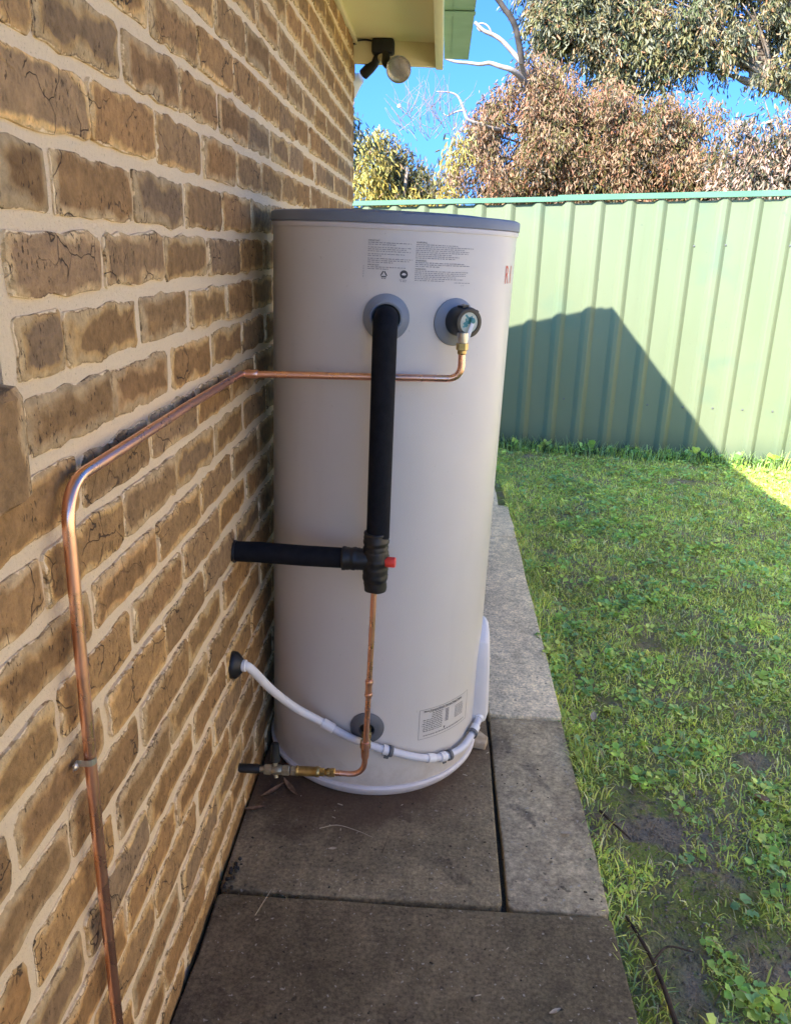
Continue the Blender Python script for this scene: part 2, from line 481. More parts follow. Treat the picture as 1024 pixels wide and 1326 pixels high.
def seen_area(c, ex, ey):
    """rough projected size in the picture of a small rectangle, to choose which bricks become parts"""
    d = Vector(c) - CAM; z = d.dot(CF)
    if z < .1: return 0.0
    u = d.dot(CR) / z * 1034; v = d.dot(CU) / z * 1034
    if abs(u) > 580 or abs(v) > 740: return 0.0
    return ex * ey / z ** 2 * abs(d.normalized().x)

# =================================================================== HOUSE
house = empty('brick_house', (0, 0, 0))
tag(house, 'brown brick house side wall with cream mortar under a green guttered eave', 'house')
Z0, Y0, CH, CL = 1.5584, 0.9204, 0.086, 0.24
YE = 4.03          # far corner of the wall
YJ = 0.80          # window jamb at the near end
SKEW = 0.145       # unseen house end shaped off square so its shadow slopes along the fence
SILLT = Z0 - 5 * CH + .043
mb = MB()
mb.box((-.11, -1.5, -.15), (0, YE, SILLT - .086))
mb.box((-.11, YJ - .02, SILLT - .086), (0, YE, 2.202))
mb.box((-.11, -1.5, SILLT - .086), (-.012, YJ - .02, SILLT - .01))
o = mb.build('mortar', 'mortar', house)
# end wall and inner bulk of the house (closes it for light)
mb = MB()
mb.prism([(-.11, YE - .002), (-.0005, YE - .002), (-.0005, YE), (-7, YE - SKEW * 7), (-7, YE - SKEW * 7 - .1)], -.15, 2.2)
mb.build('end_wall', 'mortar', house)
mb = MB(); mb.box((-.112, -1.5, -.15), (-.02, -8.5, SILLT)); mb.box((-.112, -1.5, 2.0), (-.02, -8.5, 2.2)); mb.box((-.112, -8.5, SILLT), (-.02, -2.5, 2.0))
mb.build('rear_wall', 'mortar', house)

# --- brick shapes, a pool shared by all bricks (face towards +x, centred on the joint grid)
def brick_shape(L, H, R):
    """outline with tumbled corners: returns verts, faces, distance-to-edge values. Face lies in y,z."""
    hl, hh = L / 2, H / 2
    per = []
    nx = max(2, int(round(L / .034)))
    def j(s): return R.gauss(0, s)
    cr = [R.uniform(.004, .011) if R.random() < .8 else R.uniform(.012, .02) for _ in range(4)]
    # bottom, right, top, left, each corner cut by two points
    per += [(-hl + cr[0], -hh + j(.0012))]
    for k in range(1, nx): per.append((-hl + L * k / nx + j(.003), -hh + j(.0019)))
    per += [(hl - cr[1], -hh + j(.0012)), (hl - cr[1] * .3, -hh + cr[1] * .3), (hl + j(.001), -hh + cr[1])]
    per += [(hl + j(.0018), j(.006))]
    per += [(hl + j(.001), hh - cr[2]), (hl - cr[2] * .3, hh - cr[2] * .3), (hl - cr[2], hh + j(.0012))]
    for k in range(1, nx): per.append((hl - L * k / nx + j(.003), hh + j(.0024)))
    per += [(-hl + cr[3], hh + j(.0012)), (-hl + cr[3] * .3, hh - cr[3] * .3), (-hl + j(.001), hh - cr[3])]
    per += [(-hl + j(.0018), j(.006))]
    per += [(-hl + j(.001), -hh + cr[0]), (-hl + cr[0] * .3, -hh + cr[0] * .3)]
    n = len(per)
    def inset(p, d):
        x, y = p
        sx = max(0.0, 1 - d / hl); sy = max(0.0, 1 - d / hh)
        return x * sx, y * sy
    rings = [(0, -.006, 0.0), (.0008, .0030, .0020), (.0045, .0050, .006), (.015, .0058, .016)]
    v = []; e = []
    for d, x, ev in rings:
        for p in per:
            q = inset(p, d); v.append((x + (j(.0007) if x > .004 else 0), q[0], q[1])); e.append(ev)
    f = []
    for r_ in range(len(rings) - 1):
        for k in range(n):
            k2 = (k + 1) % n
            f.append((r_ * n + k, r_ * n + k2, (r_ + 1) * n + k2, (r_ + 1) * n + k))
    # ridge line along the middle closes the face
    b0 = 3 * n
    ci = len(v)
    cs = [(-hl * .55, j(.004)), (0, j(.004)), (hl * .55, j(.004))] if L > .15 else [(0, j(.003))]
    for q in cs: v.append((.0062 + j(.0010), q[0], q[1])); e.append(.033)
    for k in range(n):
        k2 = (k + 1) % n
        def near(p): return min(range(len(cs)), key=lambda i: abs(cs[i][0] - p[0]))
        a, c_ = near(v[b0 + k][1:]), near(v[b0 + k2][1:])
        f.append((b0 + k, b0 + k2, ci + a))
        if a != c_: f.append((b0 + k2, ci + c_, ci + a))
    return v, f, e

def brick_mesh(name, shp, mat):
    v, f, e = shp
    me = bpy.data.meshes.new(name); me.from_pydata(v, [], f)
    at = me.attributes.new('ed', 'FLOAT', 'POINT'); at.data.foreach_set('value', e)
    me.polygons.foreach_set('use_smooth', [True] * len(me.polygons))
    me.set_sharp_from_angle(angle=math.radians(32))
    me.materials.append(M[mat]); return me

RB = random.Random(11)
BH = .0705
pool = [brick_shape(RB.uniform(.227, .233), BH + RB.uniform(-.003, .003), RB) for _ in range(44)]
pool_me = [brick_mesh('brick', s, 'brick') for s in pool]
bricks = []      # (y centre, z centre, length or None)
for k in range(-8, 19):
    z = Z0 - k * CH
    n0 = 0.0 if k % 2 == 0 else 0.5
    n = n0 - 6
    ys = YJ if (k <= 4) else -.3
    while True:
        shift = RB.gauss(0, .004)
        a = Y0 + n * CL; c = a + CL; n += 1
        if a > YE - .03: break
        if c < ys + .05: continue
        a2, c2 = max(a, ys), min(c, YE)
        if z + .03 > 2.2 or z < -.03: continue
        bricks.append(((a2 + c2) / 2 + (shift if c2 - a2 > .23 else 0), z + RB.gauss(0, .0012), None if c2 - a2 > .23 else c2 - a2 - .012))
bricks.sort(key=lambda q: -seen_area((0, q[0], q[1]), .22, .066))
jv, jf, je, jr = [], [], [], []
for i, (y, z, L) in enumerate(bricks):
    rz = 0
    if i < 300 and seen_area((0, y, z), .22, .066) > 0:
        if L is None: me = RB.choice(pool_me)
        else: me = brick_mesh('brick', brick_shape(L, BH, RB), 'brick')
        o = bpy.data.objects.new('brick', me); COL.objects.link(o); o.parent = house
        o.location = (RB.gauss(-.0005, .0015), y, z)
        o.rotation_euler = (math.pi if RB.random() < .5 else 0, 0, RB.gauss(0, .006))
        if o.rotation_euler[0] == 0: o.rotation_euler = (RB.gauss(0, .006), 0, RB.gauss(0, .006))
    else:
        v, f, e = brick_shape(.231, BH, RB) if L is None else brick_shape(L, BH, RB)
        k = len(jv); jv += [(p[0], p[1] + y, p[2] + z) for p in v]; jf += [tuple(q + k for q in g) for g in f]
        je += e; jr += [RB.random()] * len(v)
if jv:
    o = mesh_obj('brickwork', jv, jf, 'brick_far', house, True)
    o.data.attributes.new('ed', 'FLOAT', 'POINT').data.foreach_set('value', je)
    o.data.attributes.new('rnd', 'FLOAT', 'POINT').data.foreach_set('value', jr)
    o['kind'] = 'stuff'
# sloping sill brick of the window at the near end, its end standing proud of the wall
def sill_brick(y0, y1):
    prof = [(-.10, SILLT + .030), (-.10, SILLT - .082), (.022, SILLT - .100), (.028, SILLT - .096), (.030, SILLT + .006), (.024, SILLT + .014)]
    v = []; e = []
    N = 5
    for s in range(N):
        y = y0 + (y1 - y0) * s / (N - 1)
        w = .004 if s in (0, N - 1) else 0
        for (x, z) in prof:
            v.append((x - w + RB.gauss(0, .0008), y, z + RB.gauss(0, .0012))); e.append(.004 if s in (0, N - 1) else .02 if s in (1, N - 2) else .033)
    f = []
    n = len(prof)
    for s in range(N - 1):
        for k in range(n):
            k2 = (k + 1) % n
            f.append((s * n + k, s * n + k2, (s + 1) * n + k2, (s + 1) * n + k))
    f.append(tuple(range(n - 1, -1, -1))); f.append(tuple((N - 1) * n + k for k in range(n)))
    me = bpy.data.meshes.new('sill_brick'); me.from_pydata(v, [], f)
    me.attributes.new('ed', 'FLOAT', 'POINT').data.foreach_set('value', e)
    me.materials.append(M['brick'])
    o = bpy.data.objects.new('sill_brick', me); COL.objects.link(o); o.parent = house
    return o
sill_brick(.665, .766); sill_brick(.548, .655); sill_brick(.43, .538)
# jamb bricks seen edge-on in the window reveal
for k in range(-8, 5):
    z = Z0 - k * CH
    mbj = MB(); mbj.box((-.105, YJ - .021, z - .033), (-.006, YJ - .006, z + .033))
    o = mbj.build('jamb_brick', 'brick', house)
    o.data.attributes.new('ed', 'FLOAT', 'POINT').data.foreach_set('value', [.012] * len(o.data.vertices))
win = MB()
win.box((-.16, -.6, SILLT + .01), (-.11, -.55, 2.0)); win.box((-.16, YJ - .05, SILLT + .01), (-.11, YJ, 2.0))
win.box((-.16, -.55, SILLT + .01), (-.11, YJ - .05, SILLT + .06)); win.box((-.16, -.55, 1.95), (-.11, YJ - .05, 2.0))
w = win.build('window', 'aluminium', house, bevel=.003)
pane = MB(); pane.box((-.14, -.55, SILLT + .06), (-.134, YJ - .05, 1.95)); pane.build('pane', 'window_glass', w)
lint = MB(); lint.box((-.11, -1.5, 2.0), (-.001, YJ - .022, 2.2)); lint.build('lintel', 'mortar', house)
back = MB(); back.box((-.11, -2.5, SILLT - .01), (-.015, -.6, 2.0)); back.build('pier', 'mortar', house)

# --- eave
GX, GY, GZ = .515, 4.09, 2.225        # outer top corner of the gutter: throws the peak of the shadow
def ey(x): return GY - SKEW * (GX - x)
def skewed(mbx, x0, x1, z0, z1, yb=-9.0, out=0.0):
    return mbx.prism([(x0, yb), (x1, yb), (x1, ey(x1) - out), (x0, ey(x0) - out)], z0, z1)
b_ = MB(); b_.box((.02, 2.55, 2.1975), (.366, 2.58, 2.1996)); b_.build('soffit_joint', 'cream_paint', house)
skewed(MB(), .0005, .366, 2.200, 2.212, out=.03).build('soffit', 'soffit_paint', house)
o = MB(); o.prism([(.001, -9), (.022, -9), (.022, 3.985), (.001, 3.985)], 2.176, 2.1995); o.build('eave_trim', 'cream_paint', house, bevel=.003)
skewed(MB(), .369, .402, 2.098, 2.235, out=.004).build('fascia', 'cream_paint', house, bevel=.002)
o = MB(); o.prism([(-.02, ey(-.02) - .03), (.3688, ey(.3688) - .03), (.3688, ey(.3688) - .006), (-.02, ey(-.02) - .006)], 2.104, 2.236)
o.build('end_board', 'cream_paint', house, bevel=.002)
g = MB()
skewed(g, .405, GX - .006, 2.145, 2.150)                       # sole
skewed(g, GX - .0055, GX, 2.145, GZ)                           # front
g.prism([(.405, ey(.405) - .003), (GX - .0058, ey(GX - .0058) - .003), (GX - .0058, ey(GX - .0058)), (.405, ey(.405))], 2.1505, GZ - .004)
skewed(g, .438, .441, 2.1425, 2.1448)
gut = g.build('gutter', 'gutter_paint', house)
# joint bands on the gutter sole
for yy in (3.3, 1.2):
    b_ = MB(); b_.box((.405, yy, 2.1405), (GX + .003, yy + .05, 2.1424)); b_.build('gutter_joint', 'gutter_paint', gut)
ea = [(.44, GY - SKEW * .075 - .004), (.44, -9), (-7, -9), (-7, ey(-7))]
rd = [(-3.3, .3), (-3.3, -5.5)]
v = [(x, y, 2.24) for x, y in ea] + [(x, y, 3.0) for x, y in rd] + [(x, y, 2.237) for x, y in ea]
f = [(0, 4, 5, 1), (1, 5, 2), (2, 5, 4, 3), (3, 4, 0), (6, 7, 8, 9), (0, 1, 7, 6), (1, 2, 8, 7), (2, 3, 9, 8), (3, 0, 6, 9)]
mesh_obj('roof', v, f, 'roof_sheet', house)

# =================================================================== GROUND
def gz(x, y):
    fine = 0.0
    if x < 1.6 and y < 2.5: fine = .0045 * noise.noise(Vector((x * 28, y * 28, 9))) + .0035 * noise.noise(Vector((x * 62, y * 62, 12)))
    return fine - .022 + .014 * noise.noise(Vector((x * 1.3, y * 1.3, 0))) + .010 * noise.noise(Vector((x * 4.1, y * 4.1, 3))) + .005 * noise.noise(Vector((x * 13, y * 13, 7)))
FX, FY, FS = 0.924, 5.675, -0.13519     # fence line
def fy(x): return FY + FS * (x - FX)
xs = np.concatenate([np.arange(.846, 1.5, .011), np.arange(1.5, 3.6, .03), np.linspace(3.65, 12, 24)]); ys = np.concatenate([np.linspace(-6, .6, 14), np.arange(.63, 2.4, .013), np.arange(2.4, 6.0, .03), np.linspace(6.1, 9, 8)])
v = [(x, y, gz(x, y)) for y in ys for x in xs]; nx = len(xs)
f = [(j * nx + i, j * nx + i + 1, (j + 1) * nx + i + 1, (j + 1) * nx + i) for j in range(len(ys) - 1) for i in range(nx - 1)]
lawn = tag(mesh_obj('lawn', v, f, 'lawn_soil', None, True), kind='structure')
v2 = [(x, y, gz(x, y) - .002) for y in np.linspace(3.9, 9, 60) for x in np.linspace(-3, .846, 50)]
f2 = [(j * 50 + i, j * 50 + i + 1, (j + 1) * 50 + i + 1, (j + 1) * 50 + i) for j in range(59) for i in range(49)]
tag(mesh_obj('back_lawn', v2, f2, 'lawn_soil', None, True), kind='structure')
tag(mesh_obj('ground', [(-400, -400, -.12), (400, -400, -.12), (400, 800, -.12), (-400, 800, -.12)], [(0, 1, 2, 3)], 'lawn_soil'), kind='structure')

path = tag(empty('path', (.42, 1.5, 0)), kind='structure')
def slab(x0, y0, x1, y1, mat, tilt=(0, 0, 0), wob=.004):
    R = random.Random(int(x0 * 1000 + y0 * 777))
    nxs, nys = max(2, int((x1 - x0) / .12)), max(2, int((y1 - y0) / .15))
    per = [(x0 + (x1 - x0) * i / nxs, y0) for i in range(nxs)] + [(x1, y0 + (y1 - y0) * i / nys) for i in range(nys)] \
        + [(x1 - (x1 - x0) * i / nxs, y1) for i in range(nxs)] + [(x0, y1 - (y1 - y0) * i / nys) for i in range(nys)]
    out = []
    for a, b_ in per:
        if a in (x0, x1) and b_ in (y0, y1):      # chipped corner
            k = R.uniform(.006, .016); sx = 1 if a == x0 else -1; sy = 1 if b_ == y0 else -1
            p1, p2 = (a, b_ + sy * k * R.uniform(.6, 1.2)), (a + sx * k, b_)
            mid = (a + sx * k * .38, b_ + sy * k * .30)
            out += [p1, mid, p2] if (sx == sy) else [p2, mid, p1]
        else: out.append((a + R.gauss(0, wob * .35), b_ + R.gauss(0, wob * .35)))
    per = out
    m_ = MB(); m_.prism(per, -.09, 0.0)
    o = m_.build('paving_slab', mat, path, bevel=.005, seg=3)
    o.location = (-.42, -1.5, tilt[2]); 
    return o
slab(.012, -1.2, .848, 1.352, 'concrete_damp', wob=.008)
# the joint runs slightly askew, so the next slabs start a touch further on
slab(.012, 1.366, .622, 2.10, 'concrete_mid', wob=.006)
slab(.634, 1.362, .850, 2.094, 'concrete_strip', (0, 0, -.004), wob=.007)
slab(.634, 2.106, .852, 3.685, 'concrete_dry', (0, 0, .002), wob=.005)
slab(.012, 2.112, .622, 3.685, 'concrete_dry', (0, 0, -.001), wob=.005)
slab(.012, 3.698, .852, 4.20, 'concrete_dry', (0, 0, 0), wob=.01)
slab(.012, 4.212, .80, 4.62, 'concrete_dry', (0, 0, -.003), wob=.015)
tag(mesh_obj('path_bed', [(0, -1.2, -.03), (.85, -1.2, -.03), (.85, 4.6, -.03), (0, 4.6, -.03)], [(0, 1, 2, 3)], 'litter'), kind='structure')

# =================================================================== FENCE
fence = empty('metal_fence', (FX, FY, 0))
tag(fence, 'pale green ribbed metal fence with darker green top rail behind the lawn', 'fence')
fd = Vector((1, FS, 0)).normalized(); fn = Vector((FS, -1, 0)).normalized()      # fn faces the house side
def ztop(x): return 1.616 + .036 * (x + .17)
ribx = [-.09 + .1905 * k for k in range(-22, 46)]
RS = .1905 * math.sqrt(1 + FS * FS)
def fp(x, out, z): return Vector((x, fy(x), z)) + fn * out - Vector((FX, FY, 0))
def sheet(i0, i1, off):
    prof = []
    for i in range(i0, i1):
        x = ribx[i]; w = .044; wt = .028
        nxt = ribx[i + 1] if i + 1 < len(ribx) else x + .19
        prof += [(x - w, 0), (x - wt * .85, .0175), (x - wt * .45, .024), (x + wt * .45, .024), (x + wt * .85, .0175), (x + w, 0)]
    prof = [(ribx[i0] - .0952 - (.012 if off else 0), 0)] + prof + [(ribx[i1 - 1] + .0952 + (.012 if off else 0), .0)]
    v = []; f = []
    zs = [-.03, .5, 1.0, None]
    for z in zs:
        for (x, d) in prof:
            zt = (ztop(x) - .034 if d < .01 else ztop(x) - .022) if z is None else z
            v.append(fp(x, d + off, zt))
    n = len(prof)
    for r_ in range(len(zs) - 1):
        for k in range(n - 1): f.append((r_ * n + k, r_ * n + k + 1, (r_ + 1) * n + k + 1, (r_ + 1) * n + k))
    k = len(v)   # thin back, so the sheet has thickness
    v += [p - fn * .0008 for p in v[:]]
    f += [tuple(q + k for q in reversed(g)) for g in f[:]]
    # rounded closed tops of the ribs
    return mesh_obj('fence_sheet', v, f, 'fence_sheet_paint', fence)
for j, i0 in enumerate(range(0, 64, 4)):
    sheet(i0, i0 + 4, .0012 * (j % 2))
def rail(name, x0, x1, z0f, dz, d0, d1, mat='fence_rail_paint'):
    v = []
    for x in (x0, x1):
        zt = z0f(x)
        for d, z in ((d0, zt - dz), (d1, zt - dz), (d1, zt - .003), (d1 - .004, zt), (d0 + .004, zt), (d0, zt - .003)): v.append(fp(x, d, z))
    n = 6
    f = [(k, (k + 1) % n, n + (k + 1) % n, n + k) for k in range(n)] + [tuple(range(n - 1, -1, -1)), tuple(range(n, 2 * n))]
    return mesh_obj(name, v, f, mat, fence)
rail('top_rail', -4.3, 1.21, lambda x: ztop(x) + .008, .030, -.036, .036)
rail('top_rail', 1.17, 3.9, lambda x: ztop(x) + .017, .034, -.039, .039)
rail('top_rail', 3.905, 8.4, lambda x: ztop(x) + .012, .030, -.036, .036)
for x in (-1.2, 1.19, 3.6, 6.0):
    pm = MB(); p0 = fp(x, -.035, -.2); pm.box((p0.x - .025, p0.y - .02, -.2), (p0.x + .025, p0.y + .02, ztop(x) - .03)); pm.build('fence_post', 'fence_rail_paint', fence)
sv, sf = lathe_geo([(0, .0065), (.002, .0065), (.005, .0035)], (0, 0, 0), fn, 8)
sme = bpy.data.meshes.new('screw'); sme.from_pydata(sv, [], sf); sme.materials.append(M['collar_dark'])
for x, z in ((1.633, 1.38), (2.418, 1.405), (1.068, .346), (1.327, .356), (1.427, .351), (1.615, .346), (1.887, .347), (1.07, 1.376), (2.05, 1.39), (2.75, 1.41), (.72, 1.37), (.55, 1.36), (2.12, .345), (2.31, .35), (1.25, 1.385), (2.24, 1.40), (2.62, 1.405), (1.81, 1.39), (1.44, 1.385), (2.5, .352), (2.69, .352), (.88, .346)):
    o = bpy.data.objects.new('screw', sme); COL.objects.link(o); o.parent = fence; o.location = fp(x, .003, z)

# added out-of-view cream fence that bounces sunlight onto the shaded house wall
sf_ = tag(empty('bounce_fence', (3.25, 0, 0)), 'added unseen cream metal fence bouncing sunlight onto the shaded house wall', 'fence')
def bounce_sheet(ya, yb):
    prof = []; y = ya
    while y < yb - .1:
        prof += [(y, 0), (y + .07, 0), (y + .082, .022), (y + .108, .022), (y + .12, 0)]; y += .19
    prof.append((yb, 0)); n = len(prof)
    v = [(-d, y, z) for z in (-.05, 1.78) for y, d in prof]; v += [(x + .001, y, z) for x, y, z in v]
    f = [(k, k + 1, n + k + 1, n + k) for k in range(n - 1)]; f += [tuple(q + 2 * n for q in reversed(g)) for g in f[:]]
    return mesh_obj('fence_sheet', v, f, 'bounce_fence_cream', sf_)
for k in range(14): bounce_sheet(fy(3.25) - .05 - .95 * (k + 1), fy(3.25) - .05 - .95 * k)
mb = MB(); mb.box((-.03, fy(3.25) - .05 - .95 * 14, 1.78), (.03, fy(3.25) - .05, 1.82)); mb.build('top_rail', 'bounce_fence_cream', sf_)

# =================================================================== WATER HEATER
TR = .2818
tank = empty('water_heater', (.2955, 1.975, 0), (0, math.atan(.02), 0))
tag(tank, 'tall pale grey hot water cylinder with dark lid standing by the brick wall', 'water heater')
def cyl(a, z, r=TR): return Vector((r * math.sin(a), -r * math.cos(a), z))
D2R = math.pi / 180
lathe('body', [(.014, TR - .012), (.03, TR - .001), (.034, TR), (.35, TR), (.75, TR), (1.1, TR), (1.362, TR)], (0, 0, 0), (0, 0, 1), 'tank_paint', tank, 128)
lathe('base_rim', [(.0, TR - .02), (.002, TR - .006), (.012, TR + .001), (.02, TR + .0065), (.028, TR + .0075), (.033, TR + .004), (.034, TR + .0002)], (0, 0, 0), (0, 0, 1), 'tank_rim', tank, 128)
lathe('top_rim', [(1.3615, TR - .004), (1.362, TR + .002), (1.3655, TR + .0035), (1.371, TR + .0035), (1.373, TR + .001)], (0, 0, 0), (0, 0, 1), 'tank_rim', tank, 128)
lathe('lid', [(1.3732, TR + .001), (1.3736, TR + .0055), (1.389, TR + .0055), (1.393, TR + .004), (1.3955, TR - .002), (1.3965, TR - .02), (1.3975, TR - .07), (1.401, TR - .076), (1.402, TR - .10), (1.403, .02)], (0, 0, 0), (0, 0, 1), 'lid_plastic', tank, 128)

def collar(a, z, r, mat, rin):
    n = Vector((math.sin(a), -math.cos(a), 0)); c = cyl(a, z)
    seg = 40; v = []; f = []
    t = Vector((math.cos(a), math.sin(a), 0))
    prof = [(1.0, .0012), (.985, .004), (.80, .0085), (rin / r + .08, .0125), (rin / r, .012), (rin / r - .03, .002)]
    for (q, h) in prof:
        for k in range(seg):
            th = 2 * math.pi * k / seg
            dx, dz = r * q * math.cos(th), r * q * math.sin(th)
            aa = a + dx / TR
            v.append(cyl(aa, z + dz, TR + h))
    for i in range(len(prof) - 1):
        for k in range(seg):
            k2 = (k + 1) % seg; f.append((i * seg + k, i * seg + k2, (i + 1) * seg + k2, (i + 1) * seg + k))
    o = mesh_obj('pipe_collar', v, f, mat, tank, True)
    try: o.data.set_sharp_from_angle(angle=math.radians(40))
    except Exception: pass
    hb = lathe('collar_hole', [(0, rin * .98), (.0015, rin * .98)], c - n * .0005, n, 'rubber', o, 24)
    return o
collar(1 * D2R, 1.189, .0485, 'collar_plastic', .029)
collar(31.6 * D2R, 1.184, .0495, 'collar_plastic', .024)
collar(0, .205, .042, 'collar_dark', .018)['label'] = 'small dark grey collar low on the cylinder'

def patch(mbx, a0, a1, z0, z1, r=TR + .0005):
    n = max(1, int(abs(a1 - a0) / .06)); k = len(mbx.v); v = []
    for i in range(n + 1):
        a = a0 + (a1 - a0) * i / n
        v += [cyl(a, z0, r), cyl(a, z1, r)]
    mbx.add(v, [(2 * i, 2 * i + 2, 2 * i + 3, 2 * i + 1) for i in range(n)])
def text_on(body, size, a0, zb, mat, name, squash=1.0, r=TR + .0006, bold=0.0):
    cu = bpy.data.curves.new('lettering', 'FONT'); cu.body = body; cu.size = size; cu.offset = bold
    o = bpy.data.objects.new('lettering', cu); COL.objects.link(o)
    dg = bpy.context.evaluated_depsgraph_get(); dg.update()
    me = bpy.data.meshes.new_from_object(o.evaluated_get(dg))
    bpy.data.objects.remove(o)
    for p in me.vertices:
        x, y = p.co.x * squash, p.co.y
        p.co = cyl(a0 + x / TR, zb + y, r)
    me.materials.clear(); me.materials.append(M[mat])
    ob = bpy.data.objects.new(name, me); COL.objects.link(ob); ob.parent = tank
    return ob
RL = random.Random(3)
def fine_print(mbx, a0, a1, z, h):
    """one line of print too small to read: word-long dashes broken into strokes"""
    a = a0
    while a < a1 - .004:
        w = RL.uniform(.008, .03); e = min(a + w, a1)
        s = a
        while s < e - .002:
            q = RL.uniform(.003, .008); patch(mbx, s, min(s + q, e), z + RL.uniform(0, .0003), z + h * RL.uniform(.75, 1.0)); s += q + .0012
        a = e + .006
# the two blocks of printed warnings under the lid
A = -7.6 * D2R
pm = MB(); pk = MB()
zc = 1.3385
for kind_, w in (('h', .075), ('l', .19), ('l', .12), ('s', 0), ('l', .19), ('l', .17), ('l', .185), ('s', 0), ('l', .16), ('l', .06), ('s', 0), ('l', .195), ('l', .18), ('l', .11), ('s', 0), ('h', .07), ('l', .165), ('l', .09)):
    if kind_ == 's': zc -= .0016; continue
    if kind_ == 'h': pass
    else: fine_print(pm, A, A + w * 1.66, zc, .0019)
    if kind_ == 'h' : text_on('IMPORTANT', .0042, A, zc - .0003, 'print_ink', 'heading', 1.0)
    zc -= .0037
B = 12.2 * D2R; zc = 1.3385
for kind_, w in (('h', 0), ('l', .17), ('l', .245), ('l', .20), ('l', .225), ('l', .22), ('l', .15), ('l', .18), ('l', .16), ('s', 0), ('h', 0), ('l', .21), ('l', .235), ('l', .10), ('s', 0), ('h', 0), ('l', .225), ('l', .215), ('l', .22), ('l', .17), ('l', .205), ('l', .12)):
    if kind_ == 's': zc -= .0016; continue
    if kind_ == 'h': text_on('WARNING', .0046, B, zc - .0003, 'print_ink', 'heading', 1.0)
    else: fine_print(pm, B, B + w * 1.9, zc, .0019)
    zc -= .0037
fine_print(pm, 30 * D2R, 38 * D2R, 1.2625, .0018); fine_print(pm, 33.5 * D2R, 35 * D2R, 1.2575, .0016)
for i in range(5): patch(pm, -9.4 * D2R, -9.2 * D2R, 1.268 + i * .005, 1.271 + i * .005)
pm.build('printed_notice', 'print_grey', tank)
# recycling-style triangle and round approval mark
def ring_tri(c_a, c_z, r, w):
    t = MB()
    P = [(r * math.cos(math.pi / 2 + k * 2 * math.pi / 3), r * math.sin(math.pi / 2 + k * 2 * math.pi / 3)) for k in range(3)]
    for k in range(3):
        p, q = Vector(P[k]), Vector(P[(k + 1) % 3]); d = (q - p).normalized(); nn = Vector((-d.y, d.x))
        a_ = p + d * .0022; b_ = q - d * .0022
        pts = [a_ + nn * w, b_ + nn * w, b_ - nn * w, a_ - nn * w]
        t.add([cyl(c_a + x.x / TR, c_z + x.y, TR + .0006) for x in pts], [(0, 3, 2, 1)])
    for dx in (-.0032, 0, .0032): patch(t, c_a + (dx - .0008) / TR, c_a + (dx + .0008) / TR, c_z - .0085, c_z - .0066)
    return t
ring_tri(-.7 * D2R, 1.2745, .0085, .0011).build('triangle_mark', 'print_ink', tank)
mk = MB(); mk.add([cyl(7.6 * D2R + .0082 * math.cos(t) / TR, 1.2765 + .0082 * math.sin(t), TR + .0006) for t in np.linspace(0, 2 * math.pi, 28)[:-1]], [tuple(range(27))])
mkd = mk.build('approval_mark', 'print_ink', tank)
mk = MB()
pts = [(-.0048, -.0008), (-.003, .0016), (-.001, .0028), (.0015, .0026), (.0044, .0006), (.0046, -.0012), (.0025, -.0006), (.0016, -.003), (-.0002, -.0014), (-.0028, -.0018)]
mk.add([cyl(7.6 * D2R + x / TR, 1.2765 + y, TR + .0009) for x, y in pts], [tuple(range(len(pts)))])
mk.build('mark_motif', 'print_pale', mkd)
mk = MB(); fine_print(mk, 5.9 * D2R, 9.3 * D2R, 1.2645, .0018); fine_print(mk, 6.3 * D2R, 8.9 * D2R, 1.2615, .0016); mk.build('mark_caption', 'print_grey', tank)
# red maker's lettering just turning out of sight
text_on('R', .055, 64.0 * D2R, 1.263, 'red_print', 'red_letter', .72, TR + .0007, .0003)
rs = MB(); patch(rs, 71.6 * D2R, 72.6 * D2R, 1.263, 1.301, TR + .0007); rs.build('red_stroke', 'red_print', tank)
# rating plate near the foot
LA0, LA1, LZ0, LZ1 = 26.7 * D2R, 61.5 * D2R, .158, .243
pl = MB()
for a0, a1, z0, z1 in ((LA0, LA1, LZ1 - .0007, LZ1), (LA0, LA1, LZ0, LZ0 + .0007), (LA0, LA0 + .003, LZ0, LZ1), (LA1 - .003, LA1, LZ0, LZ1)): patch(pl, a0, a1, z0, z1)
for i in range(10):
    z = .226 - i * .0053
    fine_print(pl, LA0 + .03 + (.10 if i < 3 else RL.uniform(0, .02)), LA0 + .25, z, .0026)
fine_print(pl, LA0 + .05, LA1 - .04, .1655, .0028); fine_print(pl, LA0 + .10, LA1 - .10, .2315, .0024)
rp = pl.build('rating_plate', 'print_ink', tank)
text_on('Mains Pressure Electric Storage Water Heater', .0068, LA0 + .045, .2345, 'print_ink', 'plate_heading', 1.0, TR + .0007, .00012)
pg = MB()
for i in range(9):
    z = .190 + i * .0042
    patch(pg, LA0 + .285, LA0 + .325, z, z + .003, TR + .0006)
    fine_print(pg, LA0 + .41, LA0 + .53, z - .004, .0026)
pg.build('plate_table', 'print_grey', tank)
pk = MB(); patch(pk, LA0 + .27, LA0 + .288, .174, .177); patch(pk, LA0 + .275, LA0 + .283, .170, .174); pk.build('plate_mark', 'print_ink', tank)
